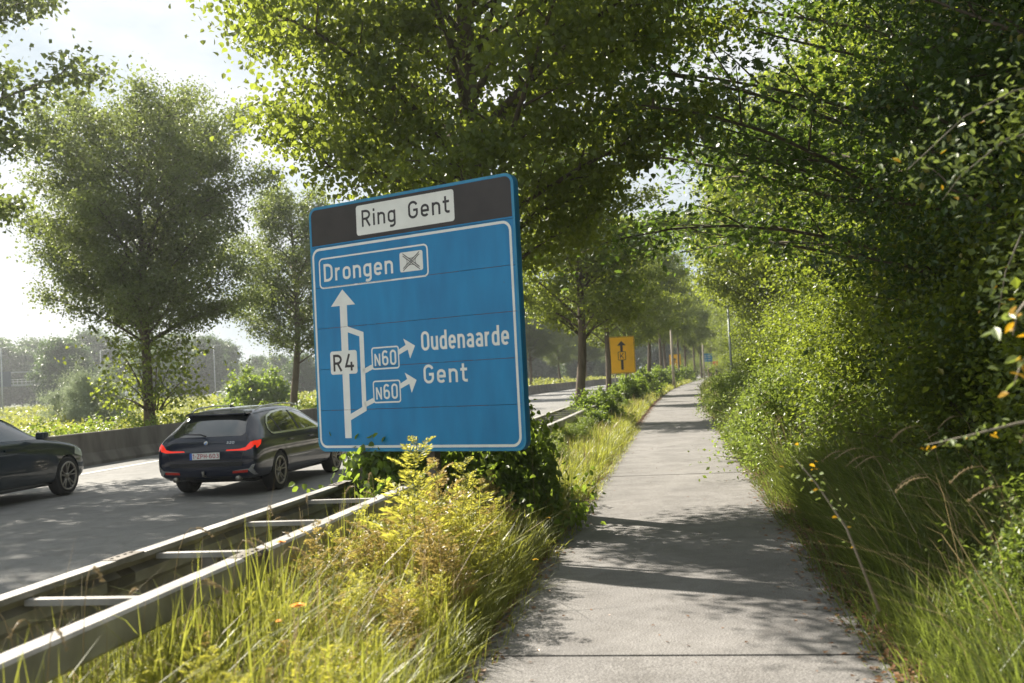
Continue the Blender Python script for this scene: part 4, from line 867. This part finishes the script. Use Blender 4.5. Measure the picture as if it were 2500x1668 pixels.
for i, s in enumerate(np.concatenate([np.arange(12.5, 60, 1.15), np.arange(62, 150, 3.)])):
    shrub('nettle_clump', S_H, M['nettle'], (*P(s, (3.25 if i % 2 else 4.0) + .25 * math.sin(i * 1.9) + (1.4 if s > 38 else 0)), .03), R(47 * i), (.74 if s < 38 else .5) + .16 * math.sin(i * 2.7), 'green nettle and bramble clump on the right bank beside the path', group='nettle clumps on the right bank', cat='plant')
rn = random.Random(4)
for i in range(34):
    s_ = 14 + 70 * (i / 34) ** 1.2 + rn.uniform(-1, 1); u_ = rn.uniform(-1.9, -.75)
    shrub('verge_weeds', S_H, M['nettle'], (*P(s_, u_), 0), R(57 * i), rn.uniform(.2, .42) * (1 if s_ < 35 else 1.4), 'leafy weed clump in the grass between path and road beyond the blue sign', group='weed clumps in the left verge beyond the sign', cat='plant')
for i in range(34):
    s_ = rn.uniform(3.0, 9.5); u_ = rn.uniform(3.15, 4.4)
    shrub('weed_clump', S_H, M['nettle'], (*P(s_, u_), .02), R(57 * i), rn.uniform(.30, .52), 'small broad leaved weed clump in the bank grass, near right', group='weed clumps in the near bank grass', cat='plant')
# median bushes
shrub('willow_bush', S_W, M['willow'], (-20.4, 47.5, .2), 0, 1.0, 'silvery grey willow bush in the meadow left of the large tree')
shrub('meadow_bush', S_G, M['bush'], (-30.5, 70, .2), 1, .9, 'small yellow green bush below the gantry')
shrub('meadow_bush', S_L, M['bush'], (-17.0, 66, .2), 1, 1.6, 'yellow green sapling bush between the two median trees')
shrub('meadow_bush', S_W, M['willow'], (-19.5, 75, .2), 2, 1.1, 'pale bush far behind the large median tree')
shrub('conifer_sapling', shrub_mesh(47, .9, .3, 60, 40, .05, .06), M['oak'], (-15.9, 26.5, .3), 0, 1.1, 'small dark green sapling behind the barrier at the left edge')
sk = shrub('trunk_shoots', shrub_mesh(48, 2.6, 1.5, 95, 22, .13, .22, .85, 'fold', (-35, 24), 16), M['lime'], (*P(31.1, -16.0), 1.3), 2, 1.0, 'drooping leafy shoots hanging on the trunk of the large median tree')

# far wood on the left and behind
T_E = tree_meshes(51, 12., 1.5, 4.6, lambda t: max(.2, math.sin(math.pi * min(1, .2 + .75 * t)) ** .6), 60, 6, 2, 30, .38, .2, .5, .75, (-20, 35), .8)
rng = np.random.default_rng(9)
k = 0
for x in np.arange(-150, 20, 6.5):
    for rank in range(2):
        y = 214 + rank * 12 + rng.uniform(-4, 4); dens = 1.0 if x < -62 else .62
        if x > -62 and rank == 0: y += 30
        if -62 < x < -50 and rank == 0: continue
        sc = rng.uniform(.95, 1.25) * dens * (1.12 if x < -85 else 1.0)
        tree('wood_tree', T_E, (BK, TW, M['far']), (x + rng.uniform(-2, 2), y, 0), rng.uniform(0, 6), sc, 'hazy tree in the far wood beyond the meadow and flyover', group='trees of the far wood'); k += 1
for i, (x, y) in enumerate(((24, 236), (33, 228), (42, 240), (52, 236), (62, 232), (5, 205), (14, 214), (-6, 196), (-14, 188), (22, 206))):
    tree('wood_tree', T_E, (BK, TW, M['far']), (x, y, 0), i * 1.3, 1.1, 'tree closing the view at the far end of the road', group='trees closing the far end of the road')
for i, (x, y, sc, lab) in enumerate(((-68, 150, .9, 'dark tree standing just right of the gantry, nearer than the far wood'), (-57, 158, .75, 'round tree behind the willow bush, before the far wood'), (-36, 170, .62, 'pale round tree between the two median trees in the distance'))):
    tree('round_tree', T_E, (BK, TW, M['far']), (x, y, 0), i, sc, lab)

# ------------------------------------------------------------------ ground cover
def blades(Px, Py, Pz, H, Wd, rng, lean=(0, 0), lv=.35, curv=.5):
    n = len(Px); az = rng.uniform(0, 2 * np.pi, n); d = np.stack([np.cos(az), np.sin(az), np.zeros(n)], 1) * np.abs(rng.normal(0, lv * 1.45, n))[:, None] + np.array([lean[0], lean[1], 0])
    sd_ = np.stack([-np.sin(az + rng.uniform(-.8, .8, n)), np.cos(az), np.zeros(n)], 1); sd_ /= np.linalg.norm(sd_, axis=1)[:, None]
    B = np.stack([Px, Py, Pz], 1); H = H[:, None]; w = (Wd * rng.uniform(.6, 1.3, n))[:, None] / 2
    def pt(t): return B + np.array([0, 0, 1.]) * H * (t - .28 * curv * t ** 3 * np.minimum(1.5, np.linalg.norm(d, axis=1)[:, None] * 2)) + d * H * (t * .35 + t * t * .9 * curv * 1.4)
    p0, p1, p2, p3 = B, pt(.4), pt(.75), pt(1.)
    V = np.stack([p0 - sd_ * w * .8, p0 + sd_ * w * .8, p1 - sd_ * w, p1 + sd_ * w, p2 - sd_ * w * .7, p2 + sd_ * w * .7, p3], 1)
    i = np.arange(n)[:, None] * 7
    return V.reshape(-1, 3), [i + np.array([0, 1, 3, 2]), i + np.array([2, 3, 5, 4]), i + np.array([4, 5, 6])]
def grass_patch(name, m_, regions, seed, lean=(0, 0)):
    rng = np.random.default_rng(seed); Vs = []; Fq = []; Ft = []; n0 = 0
    for (s0, s1, u0, u1, dens, hm, hs, wd, ln) in regions:
        n = int((s1 - s0) * abs(u1 - u0) * dens); s = rng.uniform(s0, s1, n); u = rng.uniform(u0, u1, n)
        cl_ = np.array([noise.noise(Vector((a * 1.4, b * 1.4, seed))) for a, b in zip(s[::1], u[::1])]) if n < 90000 else np.zeros(n)
        edge = np.minimum(1, np.minimum(np.abs(u - u0), np.abs(u1 - u)) / .25 + .45)
        H = hm * (1 + hs * rng.normal(0, 1, n).clip(-1.6, 2)) * (1 + .55 * cl_) * edge
        X, Y = PV(s, u); keep = (cl_ > -.42)
        V, (a, b, c) = blades(X[keep], Y[keep], gz(s, u)[keep] - .01, H[keep].clip(.05), wd, rng, ln, .38, .55)
        Vs.append(V); Fq += [a + n0, b + n0]; Ft.append(c + n0); n0 += len(V)
    return tag(ob(name, npmesh(name, np.vstack(Vs), [np.vstack(Fq), np.vstack(Ft)]), m_), kind='stuff')
grass_patch('grass', M['grass'], [(1.5, 9.5, -1.30, .0, 3900, .33, .42, .0060, (0.03, 0)), (1.5, 9.5, -1.32, -1.0, 2500, .56, .3, .007, (0.0, 0)), (2, 9.5, -1.25, -.1, 260, .40, .4, .016, (0, 0)), (2, 30, -.16, .16, 420, .17, .4, .008, (.25, 0)), (9.5, 14.5, -1.2, -.05, 1900, .34, .3, .008, (.05, 0)), (14, 30, -1.3, -.06, 900, .30, .35, .011, (.05, 0)),
                          (30, 62, -1.5, -.1, 330, .32, .35, .02, (0, 0)), (62, 130, -1.7, -.1, 90, .36, .3, .045, (0, 0)), (1.5, 10, -2.38, -1.95, 3200, .36, .3, .008, (0, 0)), (1.5, 14, -1.95, -1.3, 1500, .36, .4, .007, (0, 0)), (14, 60, -2.3, -1.4, 130, .5, .3, .015, (0, 0))], 61)
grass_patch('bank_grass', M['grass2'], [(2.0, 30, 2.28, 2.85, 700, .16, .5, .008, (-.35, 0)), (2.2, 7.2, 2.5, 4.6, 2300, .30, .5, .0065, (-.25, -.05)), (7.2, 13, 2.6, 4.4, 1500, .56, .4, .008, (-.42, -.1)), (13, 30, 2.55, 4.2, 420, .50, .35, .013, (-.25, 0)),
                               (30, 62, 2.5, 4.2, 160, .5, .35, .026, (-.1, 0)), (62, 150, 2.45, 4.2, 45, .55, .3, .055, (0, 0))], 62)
grass_patch('dry_grass_stalks', M['dry'], [(1.5, 9, -2.1, -.1, 90, .62, .25, .004, (0, 0)), (9, 14, -1.2, -.1, 45, .55, .3, .006, (0, 0)), (3, 14, 2.7, 4.2, 42, .85, .2, .005, (-.45, -.1)), (14, 60, 2.6, 3.6, 26, .85, .2, .012, (-.15, 0)), (14, 60, -1.2, -.2, 26, .5, .2, .012, (0, 0))], 63)

def scatter(name, m_, regions, seed, ll, elev=(0, 30), width=.7):
    rng = np.random.default_rng(seed); ps = []
    for (s0, s1, u0, u1, nn, z0, zh, l_, cs) in regions:
        s = rng.uniform(s0, s1, nn); u = rng.uniform(u0, u1, nn)
        nz_ = np.array([noise.fractal(Vector((a * cs, b * cs, seed)), .7, 2., 3) for a, b in zip(s, u)])
        hh = zh * (.55 + .75 * nz_).clip(.08, 1.6); X, Y = PV(s, u)
        C = np.stack([X, Y, gz(s, u) + z0 + hh * rng.uniform(0.1, 1, nn) ** .5], 1); ps.append(leaves(C, l_, rng, elev, width))
    V, F = merge(ps); return tag(ob(name, npmesh(name, V, F), m_), kind='stuff')
scatter('meadow_plants', M['meadow'], [(12, 30, -19, -14.7, 17000, 0, .42, .085, .9), (12, 30, -30, -19, 12000, 0, .42, .12, .5), (30, 60, -19, -14.8, 12000, 0, .5, .12, .6), (30, 70, -45, -19, 26000, 0, .55, .16, .25), (55, 110, -22, -15, 9000, 0, .6, .2, .4),
                                       (70, 180, -100, -20, 26000, 0, .9, .34, .1), (100, 180, -20, -15, 5000, 0, .9, .3, .3)], 71, .1, (5, 35), .7)
scatter('bramble_trail', M['bush'], [(12, 50, -15.0, -14.15, 9000, .38, .62, .085, 1.3)], 72, .08, (-10, 30), .85)
# leaf litter along both path edges
rng = np.random.default_rng(81); n = 22000
s = 2 + 60 * rng.random(n) ** 1.8; side = rng.random(n) < .5; u = np.where(side, -.10 + rng.normal(0, .11, n), 2.50 + rng.normal(0, .13, n)); X, Y = PV(s, u)
V, F = leaves(np.stack([X, Y, gz(s, u) + .042 + rng.uniform(0, .012, n)], 1), .045, rng, (0, 12), .7, 'quad', 1.5, .3)
tag(ob('leaf_litter', npmesh('leaf_litter', V, [F]), M['litter']), kind='stuff')

n = 420; s = rng.uniform(4, 40, n); u = rng.uniform(.0, 2.4, n); X, Y = PV(s, u)
V, F = leaves(np.stack([X, Y, np.full(n, .014)], 1), .028, rng, (0, 10), .6, 'quad', 1.5, .25)
tag(ob('fallen_leaves', npmesh('fallen_leaves', V, [F]), M['litter']), kind='stuff')
# ------------------------------------------------------------------ feathery tall plants, seed heads, flowers
def feather_mesh(seed, h=1.0):
    rng = np.random.default_rng(seed); st = MB(); Vs = []; n = 0
    top = np.array([rng.normal(0, .07), rng.normal(0, .07), h]); ax = bez(np.zeros(3), np.array([0, 0, h * .5]), top, 12)
    st.tube(ax, np.linspace(.006, .002, 12) * h ** .3, 5, False); C = []; D = []; Ls = []
    for i in range(26):
        f = .12 + .86 * i / 26; q = f * 11; i0 = min(10, int(q)); b0 = ax[i0] + (ax[i0 + 1] - ax[i0]) * (q - i0); a = i * 2.4 + rng.normal(0, .3)
        ln = h * (.30 * (1.06 - f) + .05) * rng.uniform(.8, 1.2); tip = b0 + np.array([math.cos(a) * ln, math.sin(a) * ln, ln * .75]); fr = bez(b0, b0 + np.array([math.cos(a) * ln * .5, math.sin(a) * ln * .5, ln * .6]), tip, 10)
        st.tube(fr[::3], [.002, .0017, .0014, .001], 3, False)
        t = fr[-1] - fr[0]; t /= np.linalg.norm(t); sdv = np.cross(t, [0, 0, 1.]); sdv /= np.linalg.norm(sdv) + 1e-9
        for j in range(1, 10):
            w_ = ln * .42 * math.sin(math.pi * (.12 + .85 * j / 10)) 
            for sg2 in (-1, 1):
                for k2 in range(3):
                    p = fr[j] + sdv * sg2 * w_ * k2 / 3.2 + t * w_ * .3 * k2 / 3
                    C.append(p); D.append((sdv * sg2 + t * (.7 + rng.normal(0, .3)) + rng.normal(0, .25, 3))); Ls.append(w_ * .5 + .006)
    C = np.array(C); D = np.array(D); D /= np.linalg.norm(D, axis=1)[:, None]; Ls = np.array(Ls)[:, None]
    b = np.cross(D, rng.normal(0, 1, C.shape)); b /= np.linalg.norm(b, axis=1)[:, None]; w = .0034 + .07 * Ls
    V = np.stack([C, C + D * Ls * .5 + b * w, C + D * Ls, C + D * Ls * .5 - b * w], 1).reshape(-1, 3)
    return st.mesh('stem', True), npmesh('leaflets', V, np.arange(len(C))[:, None] * 4 + np.array([0, 1, 2, 3]))
FM = [feather_mesh(91), feather_mesh(92), feather_mesh(93)]
M['fstem'] = mat('green_stem', (.10, .13, .03), .7, var=.3)
rng = np.random.default_rng(17)
def feather(x, y, h, k, m_, label, group=None):
    t = empty('feathery_plant', (x, y, -.02), rng.uniform(0, 6), label, 'plant', group); t.scale = (h * 1.0, h * 1.0, h); ob('stem', FM[k][0], M['fstem'], t); ob('leaflets', FM[k][1], m_, t)
feather(-.80, 7.35, 1.32, 0, M['feather'], 'tallest feathery plant, its tip overlapping the bottom edge of the blue sign')
feather(-.60, 7.9, 1.12, 1, M['feather_red'], 'reddish feathery plant below the blue sign')
feather(-.38, 8.3, 1.05, 2, M['feather'], 'feathery plant in front of the dark shoots at the sign foot')
for i in range(210):
    s = rng.uniform(2.6, 9.8); u = rng.uniform(-1.3, -.25)
    h = (.42 + .42 * rng.random()) * (1 if s > 6.3 else .72); x, y = P(s, u)
    feather(x, y, h, i % 3, M['feather'] if rng.random() < .985 else M['feather_red'], 'yellow green feathery plant among the grass between crash barrier and path', 'feathery plants in the left verge')
def seed_head(x, y, h, dx, dy, label, group=None, z0=0):
    t = empty('seed_grass', (x, y, z0), 0, label, 'grass stalk', group)
    c = bez(np.zeros(3), np.array([dx * .15, dy * .15, h * 1.1]), np.array([dx * .75, dy * .75, h]), 8); tip = c[-1] + np.array([dx * .35, dy * .35, -h * .07])
    c2 = bez(c[-1], c[-1] + (c[-1] - c[-2]) * .9, tip, 6)
    m = MB(); m.tube(c, [.0018] * 8, 4, False); m.build('stalk', M['dry'], t)
    r_ = np.random.default_rng(int(abs(x * 1000) + abs(y * 100))); 
    pts = np.repeat(c2, 26, 0) + r_.normal(0, .0025, (156, 3)); V, F = leaves(pts, .011, r_, (10, 50), .25); V2 = MB(); V2.tube(c2, [.002, .0032, .0036, .0034, .003, .001], 6)
    a = V2.mesh('x'); va = np.array([v.co for v in a.vertices]); fa = np.array([p.vertices[:] for p in a.polygons if len(p.vertices) == 4])
    ob('seed_spike', npmesh('seed_spike', *merge([(V, F), (va, fa)])), M['dry'], t)
for i in range(26):
    s = rng.uniform(3.2, 8.5); u = rng.uniform(-2.05, -1.05); x, y = P(s, u); h = rng.uniform(.62, .98); a = rng.uniform(0, 6.3)
    seed_head(x, y, h, .26 * math.cos(a), .2 * math.sin(a), 'arching pale seed head of dry grass beside the crash barrier', 'dry seed heads by the crash barrier')
for i in range(34):
    s = rng.uniform(6, 16); u = rng.uniform(2.7, 3.9); x, y = P(s, u); h = rng.uniform(.85, 1.25)
    seed_head(x, y, h, -.32 - .1 * rng.random(), -.05 * rng.normal(), 'pale grass seed head leaning over the right edge of the path', 'seed heads leaning over the path', .05)
M['petal'] = mat('yellow_petal', (.78, .50, .01), .6, var=.1); M['petalo'] = mat('orange_petal', (.8, .33, .01), .6, var=.1)
def flower(x, y, h, m_, label, r=.022, n=14, z0=0.0, group=None):
    t = empty('yellow_flower', (x, y, z0), 0, label, 'flower', group)
    m = MB(); m.tube([(0, 0, 0), (.01, 0, h * .5), (0, 0, h)], .002, 5); m.build('stem', M['fstem'], t)
    m = MB()
    for ring, (rr, zz) in enumerate(((r, .001), (r * .7, .006), (r * .4, .009))):
        for k in range(n):
            a = k * 6.283 / n + ring * .3; c, s_ = math.cos(a), math.sin(a); w = .16 * r
            m.add([(0, 0, h + zz * .5), (c * rr * .6 - s_ * w, s_ * rr * .6 + c * w, h + zz), (c * rr, s_ * rr, h + zz + .002), (c * rr * .6 + s_ * w, s_ * rr * .6 - c * w, h + zz)], [(0, 1, 2, 3)])
    m.build('petals', m_, t)
for (x, y, h, m_, lab, r) in ((.27, 10.0, .28, 'petal', 'yellow flower at the verge edge below the sign, farthest of three by the path', .035), (.30, 8.7, .16, 'petal', 'small yellow flower right beside the path edge', .02), (.10, 8.1, .22, 'petal', 'yellow flower by the path edge, nearest of three', .03),
                              (-1.42, 5.9, .80, 'petalo', 'orange yellow flower rising over the crash barrier rail', .035), (-2.0, 5.5, .62, 'petalo', 'small orange flower between the two rails', .02), (-1.13, 5.0, .62, 'petalo', 'orange yellow flower in the near verge below the rail', .045), (-1.28, 5.2, .5, 'petalo', 'small orange flower bud cluster below the rail', .02)):
    flower(x, y, h, M[m_], lab, r)
# near twigs on the right with big leaves seen singly
M['nearleaf'] = leafmat('pale_near_leaf', (.10, .15, .05), (.28, .33, .16), (.30, .38, .07), .35, rough=.35, nscale=6.)  # leaf green paler than the hedge leaves
M['orangeleaf'] = leafmat('orange_near_leaf', (.28, .16, .01), (.45, .26, .02), (.65, .38, .02), .5, nscale=6.)
lr_ = np.random.default_rng(3)
LV, LF = leaves(np.zeros((1, 3)), 1.0, lr_, (0, 0), .55, 'fold'); LM = []
def leafunit():
    V = np.array([(0, 0, 0), (.3, .22, .06), (.65, .2, .06), (1, 0, -.06), (.65, -.2, .06), (.3, -.22, .06)]); return npmesh('leaf', V, np.array([[0, 1, 2, 3], [0, 3, 4, 5]]))
LU = leafunit(); LU.materials.append(M['nearleaf']); LU2 = leafunit(); LU2.materials.append(M['orangeleaf'])
def near_branch(pts, nleaf, ll, label, orange=.0, sig=.05, f0=.3):
    pts = np.array(pts, float); t = empty('near_branch', tuple(pts[0]), 0, label, 'branch'); k = len(pts); rel = pts - pts[0]
    m = MB(); m.tube(rel, np.linspace(.009, .002, k), 6); m.build('twig', mat('grey_twig', (.22, .19, .15), .7), t, True)
    for i in range(nleaf):
        f = lr_.uniform(f0, 1) * (k - 1); i0 = min(k - 2, int(f)); p = rel[i0] + (rel[i0 + 1] - rel[i0]) * (f - i0) + lr_.normal(0, sig, 3)
        o = bpy.data.objects.new('leaf', LU2 if lr_.random() < orange else LU); link(o, t); o.location = p; s_ = ll * lr_.uniform(.6, 1.25); o.scale = (s_, s_, s_)
        o.rotation_euler = (lr_.normal(0, .6), lr_.normal(.3, .5), lr_.uniform(0, 6.28))
near_branch([(3.3, 5.3, 3.05), (2.95, 5.1, 3.1), (2.6, 5.0, 3.02), (2.3, 4.9, 2.88), (1.98, 4.85, 2.62)], 260, .045, 'sunlit twig of small leaves high at the right, its tip farthest over the path', .01, .11)
near_branch([(3.1, 5.2, 2.72), (2.85, 5.1, 2.85), (2.6, 5.1, 2.8), (2.35, 5.1, 2.62), (2.25, 5.1, 2.5)], 150, .046, 'sunlit twig below the highest one at the right, ending in a hanging spray', .04, .07)
near_branch([(3.0, 4.9, 2.65), (2.75, 4.9, 2.5), (2.55, 4.9, 2.3), (2.45, 4.9, 2.1), (2.4, 4.9, 1.9)], 140, .045, 'arching grey twig with a sunlit hanging spray at the right edge', .08, .06, .45)
near_branch([(2.0, 3.6, 1.98), (1.9, 3.6, 1.92), (1.83, 3.6, 1.84), (1.81, 3.6, 1.76)], 16, .06, 'yellow and orange leaves hanging at the right edge, upper group', .55, .035)
near_branch([(2.0, 3.6, 1.80), (1.9, 3.6, 1.74), (1.83, 3.6, 1.65), (1.80, 3.6, 1.58)], 14, .055, 'yellow and orange leaves hanging at the right edge, lower group', .45, .035)
near_branch([(2.3, 4.2, 1.42), (2.1, 4.2, 1.40), (1.9, 4.2, 1.36), (1.72, 4.2, 1.33)], 40, .035, 'low bright twig with a row of small pale leaves before the dark hedge', .1, .02)
near_branch([(1.9, 5.4, .35), (1.75, 5.4, .8), (1.6, 5.4, 1.05), (1.5, 5.4, 1.18)], 44, .035, 'pale budding stalk rising from the grass on the right bank', .2, .05)

# ------------------------------------------------------------------ cyclists far down the path
def cyclist(loc, rz, top, skin, label, shorts):
    b = empty('bicycle', loc, rz, 'bicycle under the ' + ' '.join(label.split()[:6]), 'bicycle')
    for y in (-.52, .52):
        m = MB(); m.tube([(0, y + .33 * math.cos(a), .34 + .33 * math.sin(a)) for a in np.linspace(0, 6.2832, 21)], .018, 5, False); w = m.build('wheel', M['rubber'], b, True)
        m = MB()
        for a in np.linspace(0, 3.14, 8, endpoint=False): m.tube([(0, y - .32 * math.cos(a), .34 - .32 * math.sin(a)), (0, y + .32 * math.cos(a), .34 + .32 * math.sin(a))], .003, 3, False)
        m.build('spokes', M['chrome'], w)
    m = MB()
    for a, c in (((0, .52, .34), (0, .40, .95)), ((0, .42, .82), (0, -.12, .80)), ((0, .42, .76), (0, -.02, .32)), ((0, -.02, .32), (0, -.18, .90)), ((0, -.52, .34), (0, -.02, .32)), ((0, -.52, .34), (0, -.14, .78))): m.tube([a, c], .016, 6)
    m.build('frame', M['trimb'], b, True)
    m = MB(); m.tube([(-.27, .25, 1.06), (-.2, .40, 1.02), (0, .42, 1.0), (.2, .40, 1.02), (.27, .25, 1.06)], .014, 6); m.build('handlebar', M['trimb'], b, True)
    m = MB(); m.tube([(0, -.30, .93), (0, -.15, .94), (0, -.02, .93)], [.06, .05, .02], 8); m.build('saddle', M['trimb'], b, True)
    V = [(0, -.16, 1.0), (0, -.08, 1.28), (0, .0, 1.48), (0, .04, 1.56), (0, .08, 1.66), (0, .09, 1.76),
         (.11, -.13, .98), (.13, .22, .92), (.12, .10, .50), (.12, .20, .44), (-.11, -.13, .98), (-.13, .16, .78), (-.12, .00, .33), (-.12, .10, .28),
         (.19, .0, 1.44), (.26, .12, 1.22), (.25, .27, 1.09), (-.19, .0, 1.44), (-.26, .12, 1.22), (-.25, .27, 1.09)]
    E_ = [(0, 1), (1, 2), (2, 3), (3, 4), (4, 5), (0, 6), (6, 7), (7, 8), (8, 9), (0, 10), (10, 11), (11, 12), (12, 13), (2, 14), (14, 15), (15, 16), (2, 17), (17, 18), (18, 19)]
    Rd = [.15, .14, .14, .055, .09, .075, .095, .07, .045, .035, .095, .07, .045, .035, .07, .045, .03, .07, .045, .03]
    me = bpy.data.meshes.new('person'); me.from_pydata(V, E_, []); p = bpy.data.objects.new('person', me); COL.objects.link(p)
    p.location = loc; p.rotation_euler = (0, 0, rz); md = p.modifiers.new('skin', 'SKIN'); sub = p.modifiers.new('s', 'SUBSURF'); sub.levels = sub.render_levels = 1
    for i, r_ in enumerate(Rd): me.skin_vertices[0].data[i].radius = (r_, r_)
    me.skin_vertices[0].data[0].use_root = True
    dg = bpy.context.evaluated_depsgraph_get(); me2 = bpy.data.meshes.new_from_object(p.evaluated_get(dg)); p.modifiers.clear(); p.data = me2
    for mm_ in (skin, top, shorts): me2.materials.append(mm_)
    for f in me2.polygons:
        c = f.center; f.material_index = 1 if (1.05 < c.z < 1.52 and abs(c.x) < .24) else (2 if .72 < c.z <= 1.05 and c.y < .2 else 0); f.use_smooth = True
    m = MB(); m.lathe([(.001, .105), (.06, .09), (.095, .04), (.10, -.02), (.085, -.05)], 12, 'z', (0, .07, 1.74)); m.build('hair', mat('dark_hair', (.03, .02, .015), .8), p, True)
    tag(p, label, 'person')
skin = mat('skin', (.45, .27, .19), .6); blk = mat('black_cloth', (.015, .015, .017), .9); 
cyclist((*P(150, 1.05), 0), -head(150) + math.pi, blk, skin, 'cyclist in black top with bare arms, left of the far pair', blk)
cyclist((*P(152.5, 2.0), 0), -head(150) + math.pi, blk, skin, 'cyclist in black, right of the far pair on the path', blk)
print('tris', sum(sum(len(p.vertices) - 2 for p in m.polygons) if len(m.polygons) < 5000 else 2 * len(m.polygons) for m in bpy.data.meshes))

# ------------------------------------------------------------------ hazy summer air
def haze():
    m = bpy.data.materials.new('haze_air'); m.use_nodes = True; nt = m.node_tree; nt.nodes.clear()
    o = N(nt, 'ShaderNodeOutputMaterial'); v = N(nt, 'ShaderNodeVolumePrincipled'); v.inputs['Color'].default_value = (.93, .96, 1, 1); v.inputs['Density'].default_value = .0006; v.inputs['Anisotropy'].default_value = .65
    nt.links.new(v.outputs[0], o.inputs['Volume'])
    mb = MB(); mb.box(-760, 760, -120, 1100, -3, 26); h = mb.build('haze', m); tag(h, kind='stuff')
haze()
